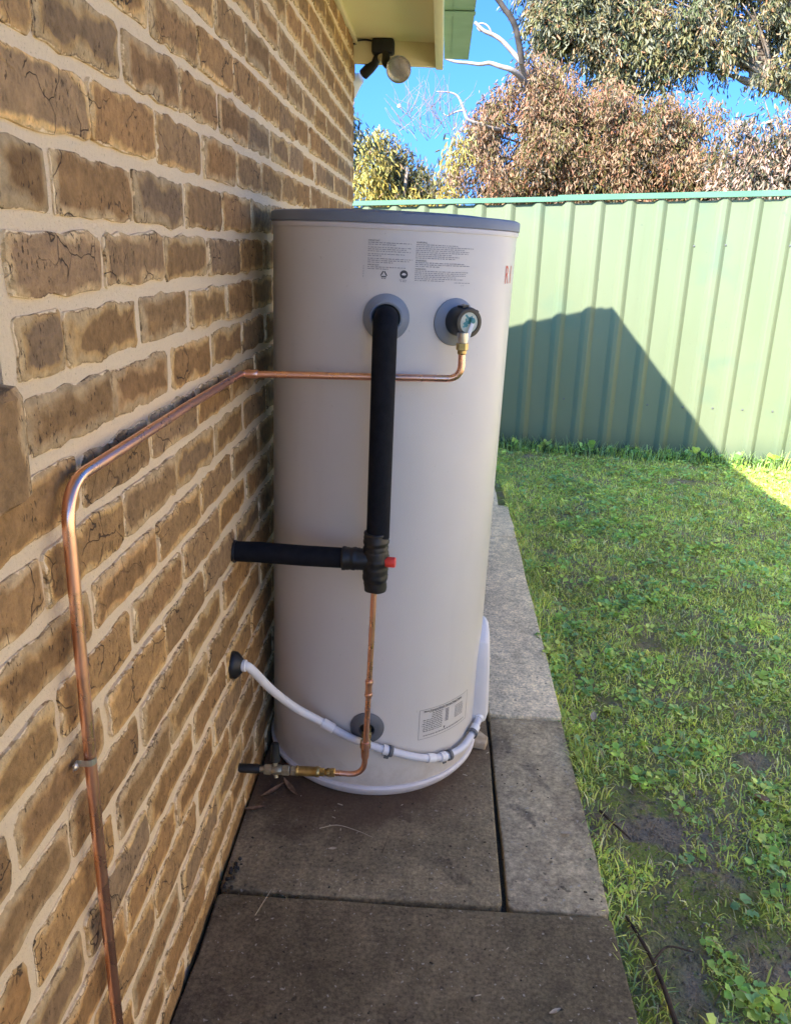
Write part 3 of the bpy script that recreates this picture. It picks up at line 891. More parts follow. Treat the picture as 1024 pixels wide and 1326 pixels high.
# plastic cover over the element, on the side away from the wall
def cover():
    a = 92 * D2R; v = []; f = []
    outline = [(-.085, .105), (.085, .105), (.085, .30), (.072, .345), (.04, .37), (0, .378), (-.04, .37), (-.072, .345), (-.085, .30)]
    layers = [(1.0, -.004), (1.0, .016), (.95, .030), (.80, .036)]
    cz = .24
    for s, h in layers:
        for (x, z) in outline:
            aa = a + x * s / TR
            hh = h * (.55 + .45 * min(1, (.40 - z) / .2)) if h > 0 else h
            p = cyl(a, 0, TR + hh) + Vector((math.cos(a), math.sin(a), 0)) * x * s - Vector((math.sin(a), -math.cos(a), 0)) * (TR - TR * math.cos(x * s / TR)) * (1 if h < .01 else .55)
            v.append((p.x, p.y, cz + (z - cz) * s))
    n = len(outline)
    for i in range(len(layers) - 1):
        for k in range(n): f.append((i * n + k, i * n + (k + 1) % n, (i + 1) * n + (k + 1) % n, (i + 1) * n + k))
    f.append(tuple(range(n - 1, -1, -1))); f.append(tuple(3 * n + k for k in range(n)))
    o = mesh_obj('element_cover', v, f, 'cover_plastic', tank)
    bev(o, .003, 2)
cover()

# =================================================================== PLUMBING
# lagged outlet: out of the upper left collar, down to the tempering valve
lag = empty('lagged_pipe', (.33, 1.6, 1.18))
tag(lag, 'upright black foam lagged pipe from the upper collar down to the taped valve', 'pipe')
def at0(e, pts): return [Vector(p) - Vector(e.location) for p in pts]
pts = fillet([(.325, 1.70, 1.188), (.328, 1.612, 1.19), (.3225, 1.607, .735)], [.045], 10)
tube('foam_sleeve', at0(lag, pts), .0248, 'foam', lag, 28)
seam = [p + Vector((.0248 * math.cos(-1.15), .0248 * math.sin(-1.15), 0)) for p in pts[12:]]
tube('sleeve_seam', at0(lag, [seam[0], (seam[0] + seam[-1]) / 2, seam[-1]]), .0007, 'rubber', lag, 6)
lag2 = empty('lagged_pipe', (.12, 1.61, .68))
tag(lag2, 'level black foam lagged pipe running from the brick wall to the taped valve', 'pipe')
tube('foam_sleeve', at0(lag2, [(-.01, 1.617, .684), (.06, 1.614, .686), (.16, 1.61, .684), (.262, 1.607, .684)]), [.0222, .0230, .0228, .0224], 'foam', lag2, 28)
lathe('wall_seal', [(0, .025), (.003, .0252), (.005, .0245)], Vector((.006, 1.617, .684)) - lag2.location, (1, 0, 0), 'rubber', lag2, 24)

valve = empty('tempering_valve', (.319, 1.605, .684))
tag(valve, 'black taped tee valve with a red cap where the lagged pipes meet', 'valve')
def wob(prof, amp, seed):
    R = random.Random(seed); out = []
    for i in range(len(prof) - 1):
        (d0, r0), (d1, r1) = prof[i], prof[i + 1]
        n = max(1, int(abs(d1 - d0) / .0035))
        for k in range(n):
            t = k / n; out.append((d0 + (d1 - d0) * t, r0 + (r1 - r0) * t + R.uniform(-amp, amp)))
    out.append(prof[-1]); return out
def taped(name, prof, o_, ax, seed):
    v, f = lathe_geo(wob(prof, .0011, seed), o_, ax, 28)
    v = [p + Vector((noise.noise(p * 60), noise.noise(p * 60 + Vector((9, 0, 0))), noise.noise(p * 60 + Vector((0, 9, 0))))) * .0022 for p in v]
    return mesh_obj(name, v, f, 'rubber', valve, True)
taped('tape_wrap', [(-.072, .009), (-.071, .0225), (-.055, .0245), (-.035, .0275), (-.01, .0295), (.018, .0285), (.032, .0265), (.045, .0275), (.056, .025), (.064, .0262), (.065, .02)], (0, 0, 0), (0, 0, 1), 5)
taped('tape_wrap', [(.0, .02), (.016, .0245), (.030, .0235), (.045, .0255), (.056, .0245), (.067, .0262), (.073, .0255), (.074, .02)], (0, 0, 0), (-1, .02, 0), 6)
lathe('red_cap', [(.02, .010), (.027, .0115), (.041, .0115), (.0435, .0105), (.044, .008)], (0, -.008, 0), (1, -.12, .02), 'red_plastic', valve, 24)

cold = empty('copper_pipe', (.31, 1.605, .3))
tag(cold, 'thin upright copper pipe from the taped valve down to the brass inlet valve', 'pipe')
pts = fillet([(.3175, 1.605, .64), (.3095, 1.602, .37), (.305, 1.60, .235), (.302, 1.60, .135), (.222, 1.60, .1365)], [.05, .05, .04], 9)
tube('pipe', at0(cold, pts), .0066, 'copper', cold, 18)
for z0_, r_ in ((.385, .0086), (.352, .0086)):
    x_ = .3095 + (z0_ - .37) * .03
    lathe('joint_ring', [(-.006, .0066), (-.005, r_), (-.002, r_ + .0008), (.002, r_ + .0008), (.005, r_), (.006, .0066)], Vector((x_, 1.602, z0_)) - cold.location, (.03, 0, 1), 'copper', cold, 20)
tube('joint_sleeve', at0(cold, [(.3094, 1.602, .382), (.3086, 1.602, .354)]), .0079, 'copper', cold, 18)

inlet = empty('inlet_tee', (.305, 1.65, .2))
tag(inlet, 'small brass tee fitting in front of the lowest dark collar', 'pipe fitting')
tube('branch', at0(inlet, [(.302, 1.60, .203), (.302, 1.70, .205)]), .0085, 'brass', inlet, 18)
lathe('nut', [(0, .013), (.001, .0145), (.013, .0145), (.014, .013)], Vector((.302, 1.618, .203)) - inlet.location, (0, 1, .02), 'brass', inlet, 6, False)
lathe('nut', [(0, .011), (.001, .0125), (.010, .0125), (.011, .011)], Vector((.302, 1.655, .204)) - inlet.location, (0, 1, .02), 'brass', inlet, 6, False)
lathe('run', [(-.022, .0068), (-.021, .0092), (-.008, .0098), (.008, .0098), (.021, .0092), (.022, .0068)], Vector((.3035, 1.60, .205)) - inlet.location, (.02, 0, 1), 'copper', inlet, 20)

iv = empty('inlet_valve', (.12, 1.603, .133))
tag(iv, 'brass inlet valve assembly low on the wall left of the heater base', 'valve')
O = Vector((0, 1.606, .1305)) - iv.location; ax = Vector((.245, -.006, .0065))
def seg_(name, d0, d1, prof, mat, sides=24):
    L = d1 - d0
    return lathe(name, [(d0 + L * t, r) for t, r in prof], O, ax, mat, iv, sides, sides > 8)
seg_('wall_sleeve', -.02, .052, [(0, .0105), (.5, .0112), (.9, .0112), (1, .0095)], 'rubber')
seg_('tail', .05, .066, [(0, .0075), (1, .0075)], 'grey_brass')
seg_('nut', .062, .080, [(0, .0115), (.1, .013), (.9, .013), (1, .0115)], 'grey_brass', 6)
seg_('valve_body', .078, .108, [(0, .0095), (.2, .0118), (.5, .0125), (.8, .0118), (1, .0095)], 'grey_brass')
seg_('nut', .106, .124, [(0, .0115), (.1, .0132), (.9, .0132), (1, .0115)], 'grey_brass', 6)
seg_('nut', .127, .140, [(0, .0108), (.1, .0122), (.9, .0122), (1, .0108)], 'grey_brass', 6)
seg_('barrel', .138, .196, [(0, .0112), (.03, .0128), (.1, .0128), (.12, .0118), (.82, .0118), (.85, .0128), (.95, .0128), (1, .011)], 'brass')
seg_('nut', .195, .207, [(0, .009), (.1, .0108), (.9, .0108), (1, .009)], 'brass', 6)
seg_('end_piece', .206, .222, [(0, .0075), (.4, .0085), (.5, .010), (.9, .010), (1, .008)], 'brass')
nut2 = seg_('nut', .221, .233, [(0, .0095), (.1, .0112), (.9, .0112), (1, .0095)], 'brass', 6)
hp = O + ax.normalized() * .088
tube('spindle', [hp, hp + Vector((0, .004, .022))], .006, 'grey_brass', iv, 14)
lathe('handle', [(0, .008), (.002, .0125), (.010, .0118), (.03, .010), (.046, .0095), (.048, .007)], hp + Vector((0, .004, .020)), (.0, .12, 1), 'black_plastic', iv, 10)
# drain stub running under the valve
tube('drain_stub', [hp, hp + Vector((.004, -.006, -.018))], .005, 'grey_brass', iv, 12)

# relief valve, upper right
rv = empty('relief_valve', (.47, 1.73, 1.184))
tag(rv, 'black capped relief valve with pale lever at the upper right collar of the heater', 'valve')
ra = 31.6 * D2R; rn = Vector((math.sin(ra), -math.cos(ra), .0)); rt = Vector((math.cos(ra), math.sin(ra), 0)); rc = Vector((.2955 + .02 * 1.184, 1.975, 0)) + rn * TR + Vector((0, 0, 1.184)) - Vector(rv.location)
lathe('stem', [(-.01, .014), (.02, .014)], rc, rn, 'grey_brass', rv, 20)
capo = lathe('cap', [(.006, .020), (.007, .0285), (.012, .0305), (.034, .0315), (.050, .0315), (.056, .030), (.057, .027), (.0565, .022), (.054, .021)], rc, rn, 'black_plastic', rv, 40)
for ang, w, h in ((1.75, .010, .006), (.75, .004, .005), (-.4, .005, .004)):
    dirv = rt * math.cos(ang) + Vector((0, 0, 1)) * math.sin(ang); side = rn.cross(dirv)
    lug = MB(); base = rc + dirv * .029
    v = [base + side * sx * w * .7 + rn * d + dirv * k for d in (.028, .05) for k in (0, h) for sx in (-1, 1)]
    lug.add(v, [(0, 1, 3, 2), (4, 6, 7, 5), (0, 4, 5, 1), (2, 3, 7, 6), (0, 2, 6, 4), (1, 5, 7, 3)])
    lug.build('lug', 'black_plastic', capo)
face = lathe('face_disc', [(.0535, .0212), (.055, .0208), (.0552, .0185), (.0545, .018)], rc, rn, 'pale_disc', rv, 36)
lathe('badge', [(.0546, .0178), (.0552, .0178)], rc, rn, 'pale_disc', face, 32)
bd = MB()
Rb = random.Random(5)
for k in range(9):
    th = Rb.uniform(0, 6.28); rr = Rb.uniform(.002, .011); p = rc + rn * .0554 + rt * (rr * math.cos(th) - .003) + Vector((0, 0, 1)) * (rr * math.sin(th) + .002)
    a1 = Rb.uniform(0, 3.1); d1 = rt * math.cos(a1) + Vector((0, 0, 1)) * math.sin(a1); d2 = rn.cross(d1)
    bd.add([p - d1 * .006 - d2 * .0022, p + d1 * .006 - d2 * .0022, p + d1 * .006 + d2 * .0022, p - d1 * .006 + d2 * .0022], [(0, 1, 2, 3)])
    bd.v[-4:] = [tuple(Vector(q) + rn * .00004 * k) for q in bd.v[-4:]]
bd.build('badge_print', 'teal', face)
lv = MB(); p0 = rc + rn * .060 + rt * .006 + Vector((0, 0, .004)); p1 = rc + rn * .066 - rt * .012 + Vector((0, 0, -.036))
dl = (p1 - p0).normalized(); sl = rn.cross(dl).normalized()
v = [q + sl * s * w + rn * d for q, w in ((p0, .0042), (p0.lerp(p1, .55), .0045), (p1, .0055)) for d in (0, .0022) for s in (-1, 1)]
fl = [(0, 1, 3, 2), (8, 10, 11, 9)]
for i in (0, 4): fl += [(i, i + 4, i + 5, i + 1), (i + 2, i + 3, i + 7, i + 6), (i, i + 2, i + 6, i + 4), (i + 1, i + 5, i + 7, i + 3)]
lv.add(v, fl); lv.build('lever', 'white_plastic', rv, bevel=.0008)
lathe('lever_pin', [(.053, .006), (.062, .006), (.064, .004)], rc + rt * .005 + Vector((0, 0, .004)), rn, 'teal', rv, 16)
down = Vector((.4835, 1.672, 1.155)) - rv.location
ctr = Vector((.4835, 1.672, 1.165)) - rv.location
lathe('outlet', [(0, .0115), (.012, .0115), (.024, .0095)], ctr, (0, 0, -1), 'zinc', rv, 20)
lathe('nut', [(.020, .0105), (.0215, .0125), (.034, .0125), (.0355, .0105)], ctr, (0, 0, -1), 'brass', rv, 6, False)
lathe('ferrule', [(.035, .0095), (.042, .0095), (.044, .0078)], ctr, (0, 0, -1), 'brass', rv, 20)

drain = empty('drain_pipe', (.02, 1.0, 1.06))
tag(drain, 'copper drain pipe crossing the cylinder and bending down the brick wall', 'pipe')
pts = fillet([(.4835, 1.672, 1.135), (.4845, 1.672, 1.0705), (.24, 1.669, 1.0685), (.0235, 1.667, 1.0665), (.0235, 1.30, 1.0675), (.0235, .838, 1.0635), (.0215, .8285, .60), (.021, .826, -.0)],
             [.04, .01, .014, .01, .055, .01], 9)
tube('pipe', at0(drain, pts), .0076, 'copper', drain, 20)
lathe('elbow', [(-.014, .0086), (-.012, .0098), (.0, .0094), (.012, .0086)], Vector((.045, 1.667, 1.0668)) - drain.location, (-1, 0, 0), 'copper', drain, 18)
# saddle clip with its screw
cl = MB(); zc_ = .708
v = []
for z in (zc_ - .0045, zc_ + .0045):
    for k in range(9):
        t = math.pi * k / 8
        v.append((.0215 + .0085 * math.sin(t), .829 + .0085 * math.cos(t), z))
    v += [(.009, .8205, z), (.009, .809, z), (.0102, .809, z)]
n = 12
cl.add([Vector(p) - drain.location for p in v], [(k, k + 1, n + k + 1, n + k) for k in range(n - 1)])
clip = cl.build('pipe_clip', 'zinc', drain)
lathe('clip_screw', [(0, .0048), (.002, .0048), (.004, .0025)], Vector((.0095, .8135, zc_)) - drain.location, (1, 0, 0), 'zinc', clip, 12)

# electrical conduit
con = empty('conduit', (.3, 1.68, .17))
tag(con, 'white flexible conduit curving from the wall boot round the foot of the cylinder', 'conduit')
P1 = [(.018, 1.556, .437), (.036, 1.552, .440), (.052, 1.560, .424), (.085, 1.610, .345), (.128, 1.672, .262), (.19, 1.686, .217)]
tube('hose', at0(con, catmull(P1, 8)), .0100, 'conduit_white', con, 18)
P2 = [(.186, 1.687, .219), (.224, 1.681, .200), (.27, 1.676, .180), (.325, 1.677, .160), (.37, 1.683, .145), (.425, 1.700, .122), (.47, 1.727, .104), (.51, 1.760, .094), (.545, 1.803, .092), (.572, 1.856, .103), (.590, 1.91, .118), (.600, 1.95, .135)]
cp2 = catmull(P2, 8)
tube('hose', at0(con, cp2), .0096, 'conduit_pvc', con, 18)
def on_path(i, L=.02):
    a = cp2[max(i - 1, 0)]; c_ = cp2[min(i + 1, len(cp2) - 1)]
    return cp2[i], (c_ - a).normalized()
for i, r_, L in ((4, .0128, .016), (29, .0125, .014), (46, .012, .012), (52, .0124, .010), (73, .0124, .012), (79, .0122, .008)):
    p, t = on_path(i)
    lathe('coupler', [(-L, r_ - .002), (-L + .001, r_), (L - .001, r_), (L, r_ - .002)], p - con.location, t, 'conduit_white', con, 20)
for i in (30, 55, 71):
    p, t = on_path(i)
    q = Vector((.2955 + .02 * p.z, 1.975, p.z)) - p; q.z = 0; q.normalize()
    k_ = MB()
    s_ = t.cross(q).normalized(); w_ = .0055
    if s_.z > 0: s_ = -s_
    prof = [(-.0125 * q.x, 0)]
    ring = [p - con.location + (q * math.cos(th) + s_ * math.sin(th)) * .0128 for th in np.linspace(0.3, math.pi * 2 - .3, 16)]
    ring2 = [p - con.location + (q * math.cos(th) + s_ * math.sin(th)) * .0142 for th in np.linspace(0.3, math.pi * 2 - .3, 16)]
    for a_ in (-1, 1):
        pass
    v = [x + t * w_ for x in ring] + [x - t * w_ for x in ring] + [x + t * w_ for x in ring2] + [x - t * w_ for x in ring2]
    f = []
    for j in range(15): f += [(j, j + 1, 17 + j, 16 + j), (32 + j, 48 + j, 49 + j, 33 + j), (j, 32 + j, 33 + j, j + 1), (16 + j, 17 + j, 49 + j, 48 + j)]
    k_.add(v, f)
    kk = k_.build('conduit_clip', 'collar_dark', con, True)
    fp_ = MB(); b0 = p - con.location + s_ * .011 + q * .010
    v = [b0 + s_ * a_ + t * b_ * .006 + q * d for a_ in (0, .018) for b_ in (-1, 1) for d in (-.0015, .0005)]
    fp_.add(v, [(0, 1, 3, 2), (4, 6, 7, 5), (0, 4, 5, 1), (2, 3, 7, 6), (0, 2, 6, 4), (1, 5, 7, 3)]); fp_.build('clip_foot', 'collar_dark', kk)
boot = empty('wall_boot', (.0, 1.556, .437))
tag(boot, 'black rubber boot on the brick wall where the white conduit enters', 'cable boot')
v, f = lathe_geo([(-.004, .027), (.004, .0305), (.014, .0295), (.019, .0255), (.024, .0195), (.028, .0155), (.030, .013), (.029, .010)], (.004, 0, 0), (1, -.1, .05), 28)
v = [Vector((p.x, p.y * .95, p.z * 1.04)) for p in v]
bo = mesh_obj('boot', v, f, 'rubber', boot, True)
lathe('collar', [(.026, .0118), (.027, .0135), (.036, .0135), (.037, .0118)], (.004, 0, 0), (1, -.1, .05), 'conduit_white', boot, 24)

# spotlight under the eave
sl_ = empty('spotlight', (.135, 3.985, 2.17))
tag(sl_, 'twin outdoor spotlight with clear round lamp hanging under the eave corner', 'outdoor light')
L0 = Vector(sl_.location)
bx = MB(); bx.box((-.05, -.03, -.032), (.05, .03, .03)); bx.build('junction_box', 'lamp_black', sl_, bevel=.012, seg=3)
tube('cable', at0(sl_, catmull([(.10, 3.99, 2.19), (.06, 3.985, 2.196), (.02, 3.975, 2.19), (.008, 3.95, 2.172)], 5)), .004, 'lamp_black', sl_, 8)
tube('arm', at0(sl_, fillet([(.145, 3.975, 2.15), (.15, 3.96, 2.10), (.175, 3.94, 2.085)], [.02], 5)), [.02] * 8, 'lamp_black', sl_, 14)
tube('arm', at0(sl_, [(.115, 3.985, 2.145), (.098, 4.0, 2.105), (.075, 4.01, 2.09), (.045, 4.03, 2.068)]), [.014, .018, .024, .024], 'lamp_black', sl_, 14)
lathe('knuckle', [(-.016, .012), (-.014, .016), (.014, .016), (.016, .012)], Vector((.13, 3.97, 2.122)) - L0, (0, 1, 0), 'grey_brass', sl_, 16)
d = Vector((.012, -.9, -.32)).normalized(); lc = Vector((.213, 3.86, 2.058)) - L0
lamp = lathe('lamp', [(-.065, .020), (-.048, .025), (-.026, .039), (-.007, .0515), (.0, .053)], lc, d, 'lamp_reflector', sl_, 32)
lathe('lens', [(.0, .0525), (.003, .054), (.009, .0525), (.017, .045), (.023, .030), (.026, .011), (.026, .002)], lc, d, 'glass_lamp', lamp, 32)
lathe('socket', [(-.12, .018), (-.115, .026), (-.075, .027), (-.07, .024)], lc, d, 'lamp_black', sl_, 20)
d2 = Vector((-.72, .25, -.35)).normalized(); lc2 = Vector((-.012, 4.12, 2.05)) - L0
lamp2 = lathe('lamp', [(-.045, .022), (-.03, .028), (-.0, .045), (.022, .0595), (.03, .061)], lc2, d2, 'white_plastic', sl_, 28)
lathe('lens', [(.03, .0605), (.034, .062), (.04, .0605), (.05, .052), (.057, .034), (.06, .012)], lc2, d2, 'glass_lamp', lamp2, 28)

# =================================================================== TREES
LEAF_SH = np.array([(0, 0, 0), (.5, .32, .05), (.5, .68, .02), (0, 1, -.08), (-.5, .68, .02), (-.5, .32, .05)])
def unit(v): return v / np.linalg.norm(v, axis=-1, keepdims=True)
def leaves(centers, dirs, length, width, tint):
    """long gum leaves: two-quad blades, one mesh"""
    n = len(centers)
    up = unit(rng.normal(size=(n, 3)))
    d = unit(dirs); s = unit(np.cross(d, up)); nn = np.cross(d, s)
    SH = LEAF_SH
    V = centers[:, None, :] + d[:, None, :] * (SH[None, :, 1:2] * length[:, None, None]) + s[:, None, :] * (SH[None, :, 0:1] * width[:, None, None]) + nn[:, None, :] * (SH[None, :, 2:3] * length[:, None, None])
    F = np.array([(0, 1, 2, 3), (0, 3, 4, 5)])[None] + (np.arange(n) * 6)[:, None, None]
    return V.reshape(-1, 3), F.reshape(-1, 4), np.repeat(tint, 2, axis=0)

def crown_points(blobs, n, yd, spray, shell=.55, gapcut=-.25):
    """drooping sprays spread through the blobs' volumes; a spray is a short hanging twig of leaves"""
    w = np.array([(b[3] * b[4]) ** 1.15 for b in blobs]); w /= w.sum()
    ns = n // spray
    pick = rng.choice(len(blobs), ns, p=w)
    B = np.array([(b[0], b[1], b[2], b[3], b[4]) for b in blobs])[pick]
    u = unit(rng.normal(size=(ns, 3)))
    rad = shell + (1 - shell) * rng.random((ns, 1)) ** .6
    # fewer sprays on the far side
    u[:, 1] = np.where(rng.random(ns) < .65, -np.abs(u[:, 1]), u[:, 1])
    gap = np.array([noise.noise(Vector(q) * 1.9) for q in (B[:, :3] + u * np.stack([B[:, 3], B[:, 4] * 0, B[:, 4]], 1))]) 
    ok = gap > gapcut
    B, u, rad = B[ok], u[ok], rad[ok]; ns = len(B)
    c = B[:, :3] + u * rad * np.stack([B[:, 3], np.full(ns, yd), B[:, 4]], 1) * (1 + .12 * rng.normal(size=(ns, 1)))
    sd = unit(np.stack([u[:, 0] * .6 + .25 * rng.normal(size=ns), u[:, 1] * .6 + .2 * rng.normal(size=ns), -.9 - .3 * rng.random(ns)], 1))
    t = rng.random((ns, spray))
    sl = (.22 + .30 * rng.random((ns, 1)))
    P = c[:, None] + sd[:, None] * (t * sl)[..., None] + .045 * rng.normal(size=(ns, spray, 3))
    D = sd[:, None] * .8 + .55 * rng.normal(size=(ns, spray, 3)) + np.array([0, 0, -.35])
    return P.reshape(-1, 3), D.reshape(-1, 3), np.repeat(np.arange(ns), spray), c

def palette(cols, wts, ids, centers, per=.35):
    cols = np.array(cols); ns = ids.max() + 1
    clump = np.array([noise.noise(Vector(p) * 1.7) for p in centers])
    q = rng.random(ns) * .6 + (clump * .5 + .5) * .4
    cum = np.cumsum(np.array(wts) / sum(wts)); k = np.searchsorted(cum, np.clip(q, 0, .999))
    kk = np.where(rng.random(len(ids)) < per, rng.choice(len(cols), len(ids), p=np.array(wts) / sum(wts)), k[ids])
    return cols[kk] * (.75 + .5 * rng.random((len(ids), 1)))

def tree(name, label, cat, base, blobs, n, yd, cols, wts, lsize, trunk_pts=None, bark='bark', spray=22, shell=.5, group=None, limbs=True, gapcut=-.25, lr=1.0):
    e = empty(name, base); tag(e, label, cat, group)
    P, D, ids, cs = crown_points(blobs, n, yd, spray, shell, gapcut)
    P = P - np.array(base)
    L = lsize * (.7 + .6 * rng.random(len(P))); W = L * (.17 + .09 * rng.random(len(P)))
    V, F, T = leaves(P, D, L, W, palette(cols, wts, ids, cs))
    big_mesh('crown', V, F, T, 'leaf', e)
    mbt = MB(); Bv = Vector(base)
    top = max(b[2] for b in blobs); cx_ = sum(b[0] * b[3] for b in blobs) / sum(b[3] for b in blobs)
    if trunk_pts is None:
        zc_ = sum(b[2] for b in blobs) / len(blobs)
        trunk_pts = [Vector(base), Vector(((base[0] * 2 + cx_) / 3, base[1], zc_ * .45)), Vector((cx_, base[1], zc_))]
        rr = [.11 * lr, .085 * lr, .05 * lr]
    else: rr = list(np.linspace(.10, .05, len(trunk_pts)))
    tp = catmull(trunk_pts, 5)
    mbt.add(*tube_geo([p - Bv for p in tp], list(np.interp(np.linspace(0, 1, len(tp)), np.linspace(0, 1, len(rr)), rr)), 10))
    if limbs:
        for b_ in blobs:
            for q in range(3):
                st = tp[int(len(tp) * random.uniform(.45, .9))]
                en = Vector((b_[0] + random.uniform(-.7, .7) * b_[3], b_[1] + random.uniform(-.6, .6) * yd, b_[2] + random.uniform(-.2, .8) * b_[4]))
                md = st.lerp(en, .5) + Vector((random.uniform(-.1, .1), random.uniform(-.1, .1), .15))
                mbt.add(*tube_geo([p - Bv for p in catmull([st, md, en], 4)], list(np.linspace(.035 * lr, .006 * lr, 9)), 6))
    mbt.build('trunk', bark, e, True)
    return e

ORG, TAN, OLV, GRN, DRK, GRY, YEL = (0.310, 0.143, 0.076), (0.341, 0.216, 0.127), (0.175, 0.138, 0.046), (0.098, 0.104, 0.038), (0.036, 0.042, 0.024), (0.217, 0.187, 0.127), (0.414, 0.305, 0.066)
PNK = (0.547, 0.357, 0.274)
red = [(2.0, 13, 3.42, .42, .5), (1.55, 12.9, 3.72, .22, .28), (1.05, 12.8, 3.05, .22, .22), (2.6, 12.9, 3.45, .35, .25), (3.35, 12.9, 3.35, .3, .3), (4.0, 12.9, 3.2, .25, .25), (.75, 12.8, 2.5, .25, .3), (2.9, 12.7, 3.0, .4, .35), (3.7, 12.7, 2.7, .4, .4), (1.9, 12.6, 2.8, .45, .4), (1.68, 13, 3.06, .80, .75), (1.15, 13, 2.58, .56, .55), (2.94, 13, 2.83, .98, .78), (3.80, 13, 2.62, .66, .68), (4.2, 13, 2.45, .45, .45), (2.3, 13, 2.4, 1.6, .55), (1.66, 13, 3.55, .28, .38), (3.0, 13.4, 2.0, 2.2, .6)]
tree('gum_tree', 'broad bushy gum tree with rusty orange foliage behind the fence', 'tree', (2.5, 13.2, -.12), red, 170000, .9, [ORG, TAN, OLV, GRN, GRY, DRK], [30, 30, 18, 7, 12, 3], .074, shell=.66, gapcut=-.17)
gum = [(2.62, 14.60, 4.94, 0.88, 0.64), (3.33, 14.60, 4.50, 0.63, 0.53), (2.97, 14.60, 4.14, 0.41, 0.29), (2.05, 14.60, 4.87, 0.47, 0.47), (4.02, 14.60, 4.85, 0.93, 0.47), (4.97, 14.60, 4.91, 0.80, 0.44), (4.36, 14.60, 4.44, 0.58, 0.29), (3.89, 14.60, 4.21, 0.22, 0.22), (5.57, 14.60, 4.43, 0.44, 0.47),
       (2.57, 14.89, 5.96, 1.46, 0.80), (4.47, 14.89, 6.11, 1.75, 0.88), (6.52, 14.89, 5.67, 1.17, 1.02), (7.39, 14.75, 4.65, 0.88, 0.73)]
tree('gum_tree', 'tall gum tree overhanging the top right with grey green drooping leaves', 'tree', (6.95, 14.89, -0.12), gum, 110000, .7, [(.13, .15, .06), (.22, .19, .075), (.26, .25, .16), DRK, (.42, .28, .15), (.46, .22, .11)], [24, 20, 18, 14, 14, 10], .102,
     [Vector((6.95, 14.89, -0.12)), Vector((6.73, 14.82, 1.73)), Vector((6.15, 14.67, 3.55)), Vector((5.60, 14.60, 4.02)), Vector((5.41, 14.60, 4.50)), Vector((5.49, 14.60, 5.23))], 'bark', shell=.35)
for e_, pts_, r_ in ((None, [(5.03, 14.60, 4.05), (5.20, 14.59, 3.99), (5.42, 14.57, 3.97), (5.89, 14.60, 3.87)], [.03, .05, .045, .06]), (None, [(5.30, 14.60, 4.53), (5.23, 14.60, 4.30), (5.29, 14.60, 4.09), (5.52, 14.60, 3.97)], [.03, .07, .065, .06])):
    g_ = [o for o in bpy.data.objects if o.name == 'gum_tree.001'][0]
    tube('branch', [Vector(p) - g_.location for p in catmull(pts_, 5)], list(np.interp(np.linspace(0, 1, 16), np.linspace(0, 1, 4), r_)), 'bark', g_, 10)
right = [(4.42, 11, 2.86, .40, .34), (4.25, 11, 2.42, .46, .42), (4.68, 11, 2.42, .38, .40), (3.95, 11, 2.86, .14, .14), (5.3, 11.2, 2.6, .6, .7), (4.6, 11.2, 1.9, .7, .4)]
tree('pepper_tree', 'pinkish pale drooping tree at the right edge above the fence', 'tree', (4.9, 11.2, -.12), right, 19000, .4, [PNK, TAN, GRY, DRK, GRN], [30, 18, 18, 20, 14], .08, shell=.3)
small = [(-.03, 11, 2.38, .32, .36), (-.2, 11, 2.15, .38, .28), (.28, 11, 2.28, .23, .32), (-.31, 11, 2.58, .16, .16), (0, 11, 1.7, .45, .35)]
tree('small_tree', 'small sparse grey green tree above the fence right of the house corner', 'tree', (0, 11, -.12), small, 8200, .3, [GRY, GRN, OLV, DRK, TAN], [34, 24, 22, 6, 14], .07, shell=.2, gapcut=-.15, lr=.4)
yel = [(-.54, 10.5, 2.43, .2, .38), (-.51, 10.5, 2.05, .28, .28), (.60, 10.6, 2.50, .20, .30), (.48, 10.6, 2.22, .2, .3), (-.42, 10.5, 2.62, .14, .2), (.03, 10.7, 1.8, .8, .3)]
tree('wattle_tree', 'yellow leaved wattle showing on both sides of the small grey green tree', 'tree', (-.2, 10.6, -.12), yel, 10500, .3, [YEL, (.50, .45, .13), OLV, TAN], [45, 28, 15, 12], .075, shell=.25, gapcut=-.1, lr=.35, limbs=False)
drk = [(-.52, 9, 2.58, .11, .2), (-.70, 9, 2.6, .22, .28), (-1.0, 9, 2.5, .4, .5)]
tree('dark_bush', 'dark leafy shrub top just showing past the brick corner', 'shrub', (-.9, 9, -.12), drk, 3200, .2, [DRK, (.07, .09, .05)], [60, 40], .08, shell=.2)
